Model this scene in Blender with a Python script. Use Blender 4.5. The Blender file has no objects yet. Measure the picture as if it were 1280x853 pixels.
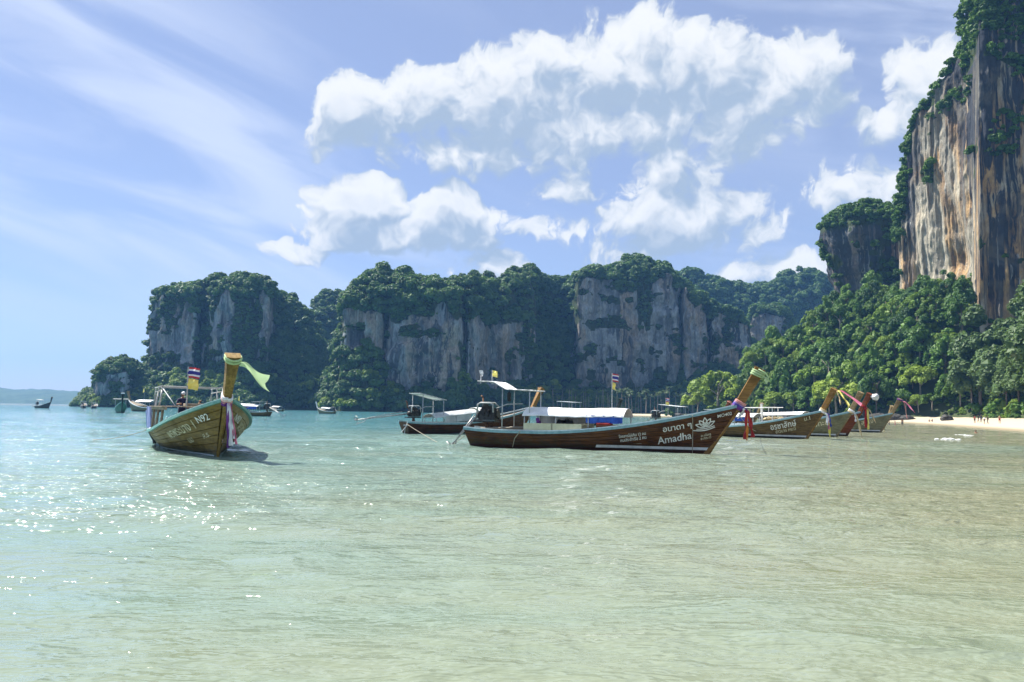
import bpy, bmesh, math, random
import numpy as np
from mathutils import Vector, Matrix

R = math.radians
random.seed(7)
RNG = np.random.default_rng(11)
scene = bpy.context.scene
COL = scene.collection

# ------------------------------------------------------------------ camera
CAM_H = 1.8
FPX = 1000.0                     # focal length in pixels of the 1280-wide photograph
PITCH = math.atan(87.0 / FPX)    # looking slightly up
ROLL = R(0.90)
cam_data = bpy.data.cameras.new('camera')
cam_data.sensor_width = 36.0
cam_data.lens = 36.0 * FPX / 1280.0
cam_data.clip_start = 0.1
cam_data.clip_end = 60000.0
cam = bpy.data.objects.new('camera', cam_data)
COL.objects.link(cam)
cam.location = (0, 0, CAM_H)
CAM_ROT = Matrix.Rotation(math.pi / 2 + PITCH, 3, 'X') @ Matrix.Rotation(ROLL, 3, 'Z')
cam.rotation_euler = CAM_ROT.to_euler()
scene.camera = cam


def ray(px, py):
    return CAM_ROT @ Vector(((px - 640.0) / FPX, -(py - 426.5) / FPX, -1.0))


def at(px, py, depth):
    """point seen at a photograph pixel at a given distance along +Y"""
    d = ray(px, py)
    return Vector((0, 0, CAM_H)) + d * (depth / d.y)


def on_water(px, py):
    d = ray(px, py)
    return Vector((0, 0, CAM_H)) + d * (-CAM_H / d.z)


def azel(px, py):
    d = ray(px, py).normalized()
    return math.atan2(d.x, d.y), math.asin(d.z)


# ------------------------------------------------------------------ light
SUN_AZ, SUN_EL = R(-57), R(55)
sun_data = bpy.data.lights.new('sun', 'SUN')
sun_data.energy = 5.0
sun_data.angle = R(0.53)
sun_data.color = (1.0, 0.95, 0.86)
sun = bpy.data.objects.new('sun', sun_data)
COL.objects.link(sun)
SUN_DIR = Vector((math.sin(SUN_AZ) * math.cos(SUN_EL), math.cos(SUN_AZ) * math.cos(SUN_EL), math.sin(SUN_EL)))
sun.rotation_euler = SUN_DIR.to_track_quat('Z', 'Y').to_euler()
sun.location = (-60, 60, 120)

scene.view_settings.view_transform = 'Standard'
scene.view_settings.look = 'None'
scene.view_settings.exposure = 1.15
scene.view_settings.gamma = 1.0
scene.render.engine = 'CYCLES'
cy = scene.cycles
cy.use_denoising = True
cy.max_bounces = 6
cy.diffuse_bounces = 2
cy.glossy_bounces = 3
cy.transmission_bounces = 3
cy.transparent_max_bounces = 6
cy.volume_bounces = 0
cy.sample_clamp_indirect = 4.0
cy.use_adaptive_sampling = True
cy.adaptive_threshold = 0.015


# ------------------------------------------------------------------ node helpers
class NT:
    def __init__(self, tree):
        self.t = tree
        self.n = tree.nodes
        self.l = tree.links

    def node(self, typ, **kw):
        nd = self.n.new(typ)
        for k, v in kw.items():
            setattr(nd, k, v)
        return nd

    def put(self, sock, v):
        if isinstance(v, bpy.types.NodeSocket):
            self.l.new(v, sock)
        elif v is not None:
            if sock.type == 'RGBA' and hasattr(v, '__len__') and len(v) == 3:
                v = (*v, 1.0)
            sock.default_value = v

    def math(self, op, a, b=None, c=None, clamp=False):
        nd = self.node('ShaderNodeMath', operation=op, use_clamp=clamp)
        for i, v in enumerate((a, b, c)):
            if v is not None:
                self.put(nd.inputs[i], v)
        return nd.outputs[0]

    def sstep(self, v, lo, hi, a=0.0, b=1.0):
        nd = self.node('ShaderNodeMapRange', interpolation_type='SMOOTHSTEP')
        for i, x in enumerate((v, lo, hi, a, b)):
            self.put(nd.inputs[i], x)
        return nd.outputs[0]

    def lin(self, v, lo, hi, a=0.0, b=1.0):
        nd = self.node('ShaderNodeMapRange')
        for i, x in enumerate((v, lo, hi, a, b)):
            self.put(nd.inputs[i], x)
        return nd.outputs[0]

    def mix(self, f, a, b, blend='MIX'):
        nd = self.node('ShaderNodeMix', data_type='RGBA', blend_type=blend)
        self.put(nd.inputs[0], f)
        self.put(nd.inputs[6], a)
        self.put(nd.inputs[7], b)
        return nd.outputs[2]

    def noise(self, vec, scale, detail=3.0, rough=0.55, dist=0.0, dim='3D'):
        nd = self.node('ShaderNodeTexNoise', noise_dimensions=dim)
        if vec is not None:
            self.l.new(vec, nd.inputs['Vector'])
        nd.inputs['Scale'].default_value = scale
        nd.inputs['Detail'].default_value = detail
        nd.inputs['Roughness'].default_value = rough
        nd.inputs['Distortion'].default_value = dist
        return nd.outputs[0]

    def scale(self, vec, s):
        nd = self.node('ShaderNodeVectorMath', operation='MULTIPLY')
        self.l.new(vec, nd.inputs[0])
        nd.inputs[1].default_value = s
        return nd.outputs[0]

    def comb(self, x, y, z):
        nd = self.node('ShaderNodeCombineXYZ')
        for i, v in enumerate((x, y, z)):
            self.put(nd.inputs[i], v)
        return nd.outputs[0]

    def sep(self, v):
        nd = self.node('ShaderNodeSeparateXYZ')
        self.l.new(v, nd.inputs[0])
        return nd.outputs

    def bump(self, h, strength=0.5, dist=0.1):
        nd = self.node('ShaderNodeBump')
        nd.inputs['Strength'].default_value = strength
        nd.inputs['Distance'].default_value = dist
        self.l.new(h, nd.inputs['Height'])
        return nd.outputs[0]


def new_mat(name):
    m = bpy.data.materials.new(name)
    m.use_nodes = True
    m.node_tree.nodes.clear()
    return m, NT(m.node_tree)


def finish(m, g, shader):
    out = g.node('ShaderNodeOutputMaterial')
    g.l.new(shader, out.inputs['Surface'])
    return m


def principled(g, color, rough=0.6, normal=None, metal=0.0, spec=0.5, ior=1.45):
    p = g.node('ShaderNodeBsdfPrincipled')
    g.put(p.inputs['Base Color'], color)
    g.put(p.inputs['Roughness'], rough)
    p.inputs['Metallic'].default_value = metal
    p.inputs['IOR'].default_value = ior
    p.inputs['Specular IOR Level'].default_value = spec
    if normal is not None:
        g.l.new(normal, p.inputs['Normal'])
    return p.outputs[0]


# ------------------------------------------------------------------ sky with clouds
world = bpy.data.worlds.new('World')
scene.world = world
world.use_nodes = True
world.node_tree.nodes.clear()
SKY_STRENGTH = 0.050
SKY_TINT = (1.0, 0.98, 1.12)
CLOUD_LIT = (0.44, 0.448, 0.46, 1)
CLOUD_SHADE = (0.195, 0.245, 0.315, 1)
CIRRUS = (0.35, 0.39, 0.48, 1)

# cumulus heaps: (px, py, half width, half height, weight) read off the photograph, stored as directions
HEAPS = [
    (800, 80, 105, 62, 1.0), (880, 85, 90, 55, 1.0), (985, 105, 78, 55, .85), (940, 160, 70, 48, .62),
    (650, 115, 95, 60, .95), (540, 130, 95, 52, 1.0), (455, 135, 60, 45, .9), (560, 188, 130, 34, .62),
    (715, 160, 100, 60, .75), (430, 172, 45, 28, .6), (800, 150, 95, 45, .6),
    (445, 262, 80, 34, .95), (560, 268, 78, 34, .95), (500, 290, 140, 27, .95), (370, 315, 44, 16, .55),
    (700, 240, 62, 24, .58), (690, 288, 58, 20, .52),
    (850, 225, 78, 45, .66), (850, 275, 115, 55, .72), (790, 310, 80, 40, .58),
    (612, 330, 45, 24, .62), (560, 330, 40, 18, .35),
    (1165, 110, 62, 55, .85), (1090, 160, 42, 26, .5), (1050, 232, 55, 30, .7), (1120, 235, 66, 36, .72),
    (985, 335, 68, 26, .62), (930, 345, 40, 15, .5),
]

w = NT(world.node_tree)
tc = w.node('ShaderNodeTexCoord')
dx, dy, dz = w.sep(tc.outputs['Generated'])
az = w.math('ARCTAN2', dx, dy)
el = w.math('ARCSINE', dz)
sky = w.node('ShaderNodeTexSky', sky_type='NISHITA')
sky.sun_disc = False
sky.sun_elevation = SUN_EL
sky.sun_rotation = SUN_AZ % (2 * math.pi)
sky.air_density = 1.0
sky.dust_density = 0.25
sky.ozone_density = 5.0


def vadd(a, b):
    nd = w.node('ShaderNodeVectorMath', operation='ADD')
    w.put(nd.inputs[0], a)
    w.put(nd.inputs[1], b)
    return nd.outputs[0]


P2 = w.comb(az, el, 0.0)
warp = w.node('ShaderNodeTexNoise', noise_dimensions='2D')
w.l.new(P2, warp.inputs['Vector'])
warp.inputs['Scale'].default_value = 10.0
warp.inputs['Detail'].default_value = 3.0
warp.inputs['Roughness'].default_value = 0.6
wsub = vadd(warp.outputs['Color'], (-0.5, -0.5, -0.5))
W2 = vadd(P2, w.scale(wsub, (0.07, 0.05, 0.0)))
# the same kind of heaps goes on all round the sky beyond the view
wide = w.noise(w.comb(az, w.math('MULTIPLY', el, 1.9), 3.3), 3.1, 2.0, 0.5)
wide = w.sstep(wide, 0.52, 0.68, 0.0, 0.9)
outside = w.math('MAXIMUM', w.sstep(w.math('ABSOLUTE', az), 0.62, 0.80), w.sstep(el, 0.52, 0.66))
wide = w.math('MULTIPLY', w.math('MULTIPLY', wide, outside), w.sstep(el, 0.03, 0.12))


def heaps(vec):
    acc = wide
    for (px, py, hw, hh, wt) in HEAPS:
        a_, e_ = azel(px, py)
        ra, re = hw / FPX * HEAP_GROW, hh / FPX * HEAP_GROW
        ma = w.node('ShaderNodeVectorMath', operation='MULTIPLY_ADD')
        w.l.new(vec, ma.inputs[0])
        ma.inputs[1].default_value = (1 / ra, 1 / re, 0)
        ma.inputs[2].default_value = (-a_ / ra, -e_ / re, 0)
        dt = w.node('ShaderNodeVectorMath', operation='DOT_PRODUCT')
        w.l.new(ma.outputs[0], dt.inputs[0])
        w.l.new(ma.outputs[0], dt.inputs[1])
        acc = w.math('MAXIMUM', acc, w.math('MULTIPLY_ADD', dt.outputs['Value'], -wt, wt))
    return acc


def billow(vec, det):
    vor = w.node('ShaderNodeTexVoronoi', voronoi_dimensions='2D', feature='F1')
    vor.normalize = True
    w.l.new(vec, vor.inputs['Vector'])
    vor.inputs['Scale'].default_value = 22.0
    vor.inputs['Detail'].default_value = det
    vor.inputs['Roughness'].default_value = 0.6
    return w.math('SUBTRACT', 0.5, vor.outputs['Distance'])


def cover(vec, det, fdet):
    hp = heaps(vec)
    fb = w.math('SUBTRACT', w.noise(vec, 13.0, fdet, 0.62, 0.0, '2D'), 0.5)
    c = w.math('ADD', hp, w.math('ADD', w.math('MULTIPLY', billow(vec, det), 0.85), w.math('MULTIPLY', fb, 1.6)))
    c = w.math('SUBTRACT', c, 0.34)
    return w.math('MULTIPLY', c, w.sstep(hp, -0.05, 0.18))


HEAP_GROW = 1.2
c0 = cover(W2, 3.0, 6.0)
c1 = cover(vadd(W2, (-0.010, 0.026, 0.0)), 2.0, 3.0)
lit = w.math('SUBTRACT', c0, c1)
litf = w.sstep(lit, -0.30, 0.56)
alpha = w.sstep(c0, -0.02, w.math('MULTIPLY_ADD', litf, -0.22, 0.38))
thick = w.sstep(c0, 0.50, 1.2)
litf = w.math('MULTIPLY', litf, w.math('SUBTRACT', 1.0, w.math('MULTIPLY', thick, 0.25)))
cl_col = w.mix(litf, CLOUD_SHADE, CLOUD_LIT)
# thin high cloud in long streaks, all over the sky
cp = w.comb(w.math('ADD', w.math('MULTIPLY', az, 1.5), w.math('MULTIPLY', el, 1.3)),
            w.math('SUBTRACT', w.math('MULTIPLY', el, 5.2), w.math('MULTIPLY', az, -1.2)), 0.0)
ci = w.noise(cp, 2.4, 5.0, 0.50, 0.5, '2D')
ci2 = w.noise(w.scale(cp, (0.6, 0.6, 1.0)), 1.3, 2.0, 0.5, 0.0, '2D')
cirrus = w.math('MULTIPLY', w.sstep(ci, 0.34, 0.72), w.sstep(ci2, 0.25, 0.60))
cirrus = w.math('MULTIPLY', cirrus, w.sstep(el, 0.05, 0.25, 0.30, 0.88))
cirrus = w.math('ADD', w.math('MULTIPLY', cirrus, 0.60), 0.30)
sky_s = w.mix(1.0, sky.outputs[0], tuple(SKY_STRENGTH * q for q in SKY_TINT) + (1,), 'MULTIPLY')
veil = w.mix(cirrus, sky_s, CIRRUS)
col = w.mix(alpha, veil, cl_col)
bg = w.node('ShaderNodeBackground')
w.l.new(col, bg.inputs['Color'])
bg.inputs['Strength'].default_value = 1.0
wo = w.node('ShaderNodeOutputWorld')
w.l.new(bg.outputs[0], wo.inputs['Surface'])
world.cycles.sampling_method = 'MANUAL'
world.cycles.sample_map_resolution = 512


# ------------------------------------------------------------------ numpy noise
def _hash(ix, iy, iz, seed):
    h = (ix.astype(np.int64) * 374761393 + iy.astype(np.int64) * 668265263 + iz.astype(np.int64) * 2147483647 + seed * 974711) & 0x7fffffff
    h = ((h ^ (h >> 13)) * 1274126177) & 0x7fffffff
    h = ((h ^ (h >> 16)) * 668265263) & 0x7fffffff
    return ((h ^ (h >> 15)) & 0xffff) / 32767.5 - 1.0


def vnoise(p, seed=0):
    i = np.floor(p).astype(np.int64)
    f = p - i
    u = f * f * f * (f * (f * 6 - 15) + 10)
    r = 0
    for dx_ in (0, 1):
        for dy_ in (0, 1):
            for dz_ in (0, 1):
                wgt = (u[:, 0] if dx_ else 1 - u[:, 0]) * (u[:, 1] if dy_ else 1 - u[:, 1]) * (u[:, 2] if dz_ else 1 - u[:, 2])
                r = r + wgt * _hash(i[:, 0] + dx_, i[:, 1] + dy_, i[:, 2] + dz_, seed)
    return r


def fbm(p, octv=4, gain=0.5, seed=0):
    a, s, r = 1.0, 0.0, 0.0
    q = p.copy()
    for k in range(octv):
        r = r + a * vnoise(q, seed + k * 17)
        s += a
        a *= gain
        q = q * 2.03 + 5.17
    return r / s


def sm(x, a, b):
    t = np.clip((np.asarray(x, float) - a) / (b - a), 0, 1)
    return t * t * (3 - 2 * t)


def mesh_from(name, verts, faces, mat=None, smooth=False, mats=None, fmat=None):
    me = bpy.data.meshes.new(name)
    verts = np.asarray(verts, dtype=np.float32).reshape(-1, 3)
    faces = np.asarray(faces) if not isinstance(faces, list) else faces
    if isinstance(faces, np.ndarray):
        k = faces.shape[1]
        me.vertices.add(len(verts))
        me.vertices.foreach_set('co', verts.ravel())
        me.loops.add(faces.size)
        me.loops.foreach_set('vertex_index', faces.astype(np.int32).ravel())
        me.polygons.add(len(faces))
        me.polygons.foreach_set('loop_start', np.arange(0, faces.size, k, dtype=np.int32))
        me.update(calc_edges=True)
        me.validate()
    else:
        me.from_pydata(verts.tolist(), [], faces)
        me.update()
    if mats:
        for m in mats:
            me.materials.append(m)
    elif mat:
        me.materials.append(mat)
    if fmat is not None:
        me.polygons.foreach_set('material_index', np.asarray(fmat, dtype=np.int32))
    if smooth:
        me.polygons.foreach_set('use_smooth', np.ones(len(me.polygons), dtype=bool))
    return me


def link(name, me, parent=None, label=None, cat=None, group=None, kind=None, loc=None, rot=None):
    o = bpy.data.objects.new(name, me)
    COL.objects.link(o)
    if parent is not None:
        o.parent = parent
    if label:
        o['label'] = label
    if cat:
        o['category'] = cat
    if group:
        o['group'] = group
    if kind:
        o['kind'] = kind
    if loc is not None:
        o.location = loc
    if rot is not None:
        o.rotation_euler = rot
    return o


def grid_faces(nr, nc, wrap=False):
    a = np.arange(nr * nc).reshape(nr, nc)
    if wrap:
        b = np.roll(a, -1, axis=1)
        f = np.stack([a[:-1], b[:-1], b[1:], a[1:]], -1)
    else:
        f = np.stack([a[:-1, :-1], a[:-1, 1:], a[1:, 1:], a[1:, :-1]], -1)
    return f.reshape(-1, 4)

# ------------------------------------------------------------------ surface materials
def mat_rock(name, pale, ochre, dark, streak_scale, ochre_amt, dark_amt, stain=(0.0, 1.0, 0.0)):
    m, g = new_mat(name)
    geo = g.node('ShaderNodeNewGeometry')
    P = geo.outputs['Position']
    at_ = g.node('ShaderNodeAttribute', attribute_name='veg')
    st = g.scale(P, (1.0, 1.0, 0.055))
    n1 = g.noise(st, streak_scale, 6.0, 0.62, 0.6)
    n2 = g.noise(g.scale(P, (1.0, 1.0, 0.35)), 0.055, 4.0, 0.6, 0.8)
    n3 = g.noise(g.scale(P, (1, 1, 0.5)), 0.9, 6.0, 0.65)
    n4 = g.noise(g.scale(st, (1, 1, 1)), streak_scale * 2.7, 4.0, 0.6, 0.4)
    n5 = g.noise(g.scale(P, (1, 1, 0.22)), 0.03, 3.0, 0.5)
    base = g.mix(g.sstep(n3, 0.3, 0.7), tuple(c * 0.62 for c in pale), pale)
    base = g.mix(g.math('MULTIPLY', g.sstep(n2, 0.44, 0.60), ochre_amt), base, g.mix(g.sstep(n3, 0.35, 0.65), tuple(c * 0.6 for c in ochre), ochre))
    zz = g.lin(g.sep(P)[2], stain[0], stain[1], 0.0, stain[2])
    dk = g.math('MULTIPLY', g.sstep(g.math('ADD', n1, zz), 0.48, 0.58), g.sstep(g.math('ADD', n5, zz), 0.36, 0.58, 0.4, 1.0))
    base = g.mix(g.math('MULTIPLY', dk, dark_amt), base, dark)
    base = g.mix(g.math('MULTIPLY', g.sstep(n4, 0.60, 0.70), 0.55), base, (0.50, 0.50, 0.46))
    n6 = g.noise(P, 0.075, 4.0, 0.6, 0.5)
    base = g.mix(g.math('MULTIPLY', g.sstep(n6, 0.50, 0.66), 0.6), base, tuple(c * 0.30 for c in pale))
    soil = g.mix(n3, (0.020, 0.034, 0.012), (0.05, 0.07, 0.022))
    vg = g.sstep(g.math('ADD', at_.outputs['Fac'], g.math('MULTIPLY', g.math('SUBTRACT', n3, 0.5), 0.9)), 0.35, 0.6)
    base = g.mix(vg, base, soil)
    hgt = g.math('ADD', g.math('MULTIPLY', n1, 1.2), g.math('ADD', n3, g.math('MULTIPLY', n4, 0.6)))
    nrm = g.bump(hgt, 0.9, 0.9)
    return finish(m, g, principled(g, base, 0.88, nrm, spec=0.2))


def mat_leaf(name, lo, hi, trans=0.28, yellow=0.0):
    m, g = new_mat(name)
    oi = g.node('ShaderNodeObjectInfo')
    geo = g.node('ShaderNodeNewGeometry')
    n = g.noise(geo.outputs['Position'], 0.16, 3.0, 0.6)
    n2 = g.noise(geo.outputs['Position'], 1.6, 2.0, 0.6)
    f = g.math('ADD', g.math('MULTIPLY', oi.outputs['Random'], 0.62), g.math('MULTIPLY', g.math('SUBTRACT', n, 0.25), 0.55), clamp=True)
    f = g.math('ADD', f, g.math('MULTIPLY', g.math('SUBTRACT', n2, 0.5), 0.5), clamp=True)
    c = g.mix(f, lo, hi)
    d = principled(g, c, 0.55, spec=0.35)
    tr = g.node('ShaderNodeBsdfTranslucent')
    g.put(tr.inputs['Color'], g.mix(0.5, c, (hi[0] * 1.3, hi[1] * 1.3, hi[2] * 0.8)))
    ms = g.node('ShaderNodeMixShader')
    ms.inputs[0].default_value = trans
    g.l.new(d, ms.inputs[1])
    g.l.new(tr.outputs[0], ms.inputs[2])
    return finish(m, g, ms.outputs[0])


def mat_noise(name, a, b, scale, rough=0.6, bump=0.0, bscale=None, stretch=(1, 1, 1), spec=0.4, metal=0.0, coord='obj', lo=0.35, hi=0.65):
    m, g = new_mat(name)
    if coord == 'obj':
        tcn = g.node('ShaderNodeTexCoord')
        P = tcn.outputs['Object']
    else:
        P = g.node('ShaderNodeNewGeometry').outputs['Position']
    v = g.scale(P, stretch)
    n = g.noise(v, scale, 5.0, 0.6, 0.3)
    c = g.mix(g.sstep(n, lo, hi), a, b)
    nrm = g.bump(g.noise(v, bscale or scale * 2, 5.0, 0.6), 0.6, bump) if bump else None
    return finish(m, g, principled(g, c, rough, nrm, metal=metal, spec=spec))


M = {}
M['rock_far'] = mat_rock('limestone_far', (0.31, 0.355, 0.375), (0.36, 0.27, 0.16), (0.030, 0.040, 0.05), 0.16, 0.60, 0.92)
M['rock_near'] = mat_rock('limestone_stained', (0.52, 0.47, 0.36), (0.53, 0.32, 0.13), (0.025, 0.032, 0.045), 0.30, 0.90, 0.97, (45.0, 120.0, 0.13))
M['rock_stack'] = mat_rock('limestone_weathered', (0.22, 0.23, 0.23), (0.30, 0.17, 0.08), (0.025, 0.034, 0.045), 0.22, 0.5, 0.97, (30.0, 60.0, 0.08))
M['leaf_far'] = mat_leaf('leaf_forest', (0.020, 0.075, 0.026), (0.12, 0.22, 0.045), 0.30)
M['leaf_dark'] = mat_leaf('leaf_jungle', (0.012, 0.055, 0.014), (0.14, 0.27, 0.032), 0.22)
M['leaf_bright'] = mat_leaf('leaf_broad', (0.085, 0.165, 0.020), (0.26, 0.36, 0.045), 0.32)
M['leaf_mid'] = mat_leaf('leaf_mid', (0.034, 0.090, 0.012), (0.20, 0.32, 0.034), 0.26)
M['leaf_feather'] = mat_leaf('leaf_feathery', (0.045, 0.095, 0.028), (0.135, 0.205, 0.062), 0.25)
M['leaf_palm'] = mat_leaf('leaf_palm', (0.045, 0.085, 0.030), (0.11, 0.16, 0.055), 0.25)
M['bark'] = mat_noise('bark', (0.10, 0.08, 0.06), (0.22, 0.18, 0.14), 2.0, 0.9, 0.03, stretch=(1, 1, 0.2))
M['bark_pale'] = mat_noise('bark_pale', (0.22, 0.19, 0.15), (0.36, 0.32, 0.26), 2.0, 0.9, 0.02, stretch=(0.4, 0.4, 2.0))
M['sand'] = mat_noise('sand', (0.50, 0.43, 0.31), (0.62, 0.55, 0.42), 0.35, 0.9, 0.03, bscale=6.0, coord='world')
M['soil'] = mat_noise('forest_soil', (0.022, 0.036, 0.012), (0.05, 0.06, 0.025), 0.4, 0.95, 0.1, coord='world')
M['hill_far'] = mat_noise('far_hill_wood', (0.020, 0.050, 0.020), (0.045, 0.085, 0.03), 0.02, 0.95, 4.0, bscale=0.05, coord='world')
M['boulder'] = mat_noise('boulder_rock', (0.022, 0.022, 0.021), (0.085, 0.08, 0.07), 0.8, 0.9, 0.15, coord='world')  # rock colour lowered to carry the shade at the jungle foot
M['foam'] = mat_noise('sea_foam', (0.72, 0.76, 0.74), (0.85, 0.88, 0.87), 6.0, 0.7, 0.05, coord='world')

# ------------------------------------------------------------------ water
SHORE = [(30, -60), (40, 0), (56, 70), (75, 120), (100, 186), (121, 248), (112, 300), (84, 345), (88, 410), (76, 470), (60, 486), (20, 500), (-10, 505)]


def shore_sd(x, y):
    """signed distance to the shoreline, positive on land (to the east)"""
    best = np.full(np.shape(x), 1e9)
    sgn = np.ones(np.shape(x))
    for (ax, ay), (bx, by) in zip(SHORE[:-1], SHORE[1:]):
        ex, ey = bx - ax, by - ay
        L2 = ex * ex + ey * ey
        t = np.clip(((x - ax) * ex + (y - ay) * ey) / L2, 0, 1)
        qx, qy = x - (ax + t * ex), y - (ay + t * ey)
        d = np.hypot(qx, qy)
        cr = ex * qy - ey * qx
        upd = d < best
        sgn = np.where(upd, np.where(cr < 0, 1.0, -1.0), sgn)
        best = np.where(upd, d, best)
    return best * sgn


def build_water():
    ys = [-40.0, -20.0, -8.0, 0.0, 2.0]
    y = 3.2
    while y < 45000:
        ys.append(y)
        y += max(0.032, y * 0.0098) if y < 260 else y * 0.06
    ys = np.array(ys)
    nc = 560
    t = np.linspace(-1, 1, nc)
    Y, T = np.meshgrid(ys, t, indexing='ij')
    X = T * (np.maximum(Y, 0) * 0.86 + 9.0 + np.where(Y < 3, 60, 0) + np.clip(Y - 300, 0, 1e9) * 0.6)
    p = np.stack([X.ravel(), Y.ravel(), np.zeros(X.size)], -1)
    x, yy = p[:, 0], p[:, 1]
    fade = np.clip(1.25 - yy / 200.0, 0, 1) * sm(yy, 2.5, 4.0)
    # wind chop: short crests lying across the view, with a slow swell under them
    q = p * np.array([0.36, 1.0, 1.0])
    wx = x + 1.2 * vnoise(p * 0.25, 3)
    wy = yy + 1.2 * vnoise(p * 0.23 + 7.7, 5)
    z = 0.018 * np.sin(0.80 * (wy * 1.0 + wx * 0.22) + 2.2 * vnoise(p * 0.11, 25)) * (0.5 + 0.8 * vnoise(p * 0.09, 21))
    z += 0.012 * np.sin(1.7 * (wy * 0.9 - wx * 0.30) + 2.5 * vnoise(p * 0.2, 27)) * (0.4 + 0.9 * vnoise(p * 0.13, 29))
    z += 0.048 * (1 - np.abs(vnoise(q * 0.55 + 3.1, 31)) * 2.0)
    z += 0.034 * (1 - np.abs(vnoise(q * 1.35 + 1.7, 41)) * 2.0)
    near = np.clip(1.2 - yy / 60.0, 0, 1)
    z += near * 0.013 * (1 - np.abs(vnoise(q * 3.1 + 9.2, 51)) * 2.0)
    z += near * 0.003 * (1 - np.abs(vnoise(q * 7.0 + 4.4, 61)) * 2.0)
    patch = 0.55 + 0.6 * sm(vnoise(p * np.array([0.05, 0.12, 1]), 77), -0.5, 0.6)
    p[:, 2] = z * fade * patch * (0.85 + 0.20 * sm(yy, 10, 45))
    d = shore_sd(x, yy)
    near_land = (np.abs(d) < 6) | (d > 0)
    p[:, 2] = np.where((d > -4) & (yy > 40), np.minimum(p[:, 2], 0.0) - 0.03 * np.clip((d + 4) / 4, 0, 1), p[:, 2])
    me = mesh_from('water', p, grid_faces(len(ys), nc), smooth=True)
    ch = me.attributes.new('chop', 'FLOAT', 'POINT')
    ch.data.foreach_set('value', ((0.72 + 0.58 * sm(yy, 12, 55)) * (0.55 + 0.95 * sm(fbm(p * np.array([0.045, 0.13, 1]), 3, 0.55, 83), -0.45, 0.45))).astype(np.float32))
    at_ = me.attributes.new('shallow', 'FLOAT', 'POINT')
    depth = -d + 14 * vnoise(p * 0.022, 5) + 6 * vnoise(p * 0.07, 9)
    depth = np.minimum(depth, (yy + 8) * 1.7 + 9 * vnoise(p * np.array([0.06, 0.16, 1]), 15) + np.abs(x) * 0.25)
    sh = np.exp(-np.clip(depth - 6, 0, 1e9) / 50.0)
    at_.data.foreach_set('value', sh.astype(np.float32))
    m, g = new_mat('sea_water')
    geo = g.node('ShaderNodeNewGeometry')
    P = geo.outputs['Position']
    a = g.node('ShaderNodeAttribute', attribute_name='shallow').outputs['Fac']
    v1 = g.noise(g.scale(P, (0.35, 1.0, 1.0)), 0.30, 4.0, 0.6)
    a2 = g.math('ADD', a, g.math('MULTIPLY', g.math('SUBTRACT', v1, 0.5), 0.28))
    c = g.mix(g.sstep(a2, 0.10, 0.52), (0.062, 0.198, 0.220), (0.158, 0.245, 0.205))
    c = g.mix(g.sstep(a2, 0.42, 0.80), c, (0.212, 0.218, 0.140))
    r1 = g.noise(g.scale(P, (0.40, 1.0, 1.0)), 5.0, 2.0, 0.5, 0.4)
    r2 = g.noise(g.scale(P, (0.40, 1.0, 1.0)), 1.1, 2.0, 0.5, 0.4)
    r3 = g.noise(g.scale(P, (0.55, 1.0, 1.0)), 17.0, 1.0, 0.5, 0.2)
    h = g.math('ADD', g.math('ADD', g.math('MULTIPLY', r1, 0.55), g.math('MULTIPLY', r3, 0.13)), r2)
    h = g.math('MULTIPLY', h, g.node('ShaderNodeAttribute', attribute_name='chop').outputs['Fac'])
    nrm = g.bump(h, 0.95, 0.32)
    sh = principled(g, c, 0.07, nrm, spec=0.5, ior=1.33)
    finish(m, g, sh)
    me.materials.append(m)
    o = link('sea_water', me, kind='structure', label='rippled shallow green and turquoise sea of the bay', cat='water')
    return o


build_water()


# ------------------------------------------------------------------ limestone masses
VEG_LOW = []
VEG = []        # (x, y, z, radius) of far forest crowns
BUSH = []       # crowns on the near cliffs


def interp(px, pts):
    pts = sorted(pts)
    return np.interp(px, [p[0] for p in pts], [p[1] for p in pts])


def rock_displace(P, amp=1.0, seed=0):
    """outward displacement of a karst face: buttresses, flutes and pits"""
    s = P * np.array([1 / 26.0, 1 / 26.0, 1 / 80.0])
    d = 7.0 * fbm(s, 3, 0.5, seed)
    s = P * np.array([1 / 8.0, 1 / 8.0, 1 / 30.0])
    d += 4.2 * (1 - 2 * np.abs(fbm(s, 3, 0.5, seed + 3)))
    s = P * np.array([1 / 3.2, 1 / 3.2, 1 / 9.0])
    d += 1.9 * fbm(s, 3, 0.6, seed + 5)
    s = P * np.array([1 / 12.0, 1 / 12.0, 1 / 7.0])
    d += 3.0 * fbm(s, 3, 0.55, seed + 8)
    return d * amp


def add_veg(store, pts, n, rlo, rhi, lift=0.25, rng=RNG):
    if len(pts) == 0:
        return
    idx = rng.integers(0, len(pts), n)
    r = (rlo * 0.8 + (rhi * 1.15 - rlo * 0.8) * rng.uniform(0, 1, n) ** 1.7)
    p = pts[idx] + rng.uniform(-0.8, 0.8, (n, 3))
    store.append(np.column_stack([p[:, 0], p[:, 1], p[:, 2] + r * np.where(rng.uniform(0, 1, n) < 0.10, lift + 0.3, lift), r]))


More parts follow.
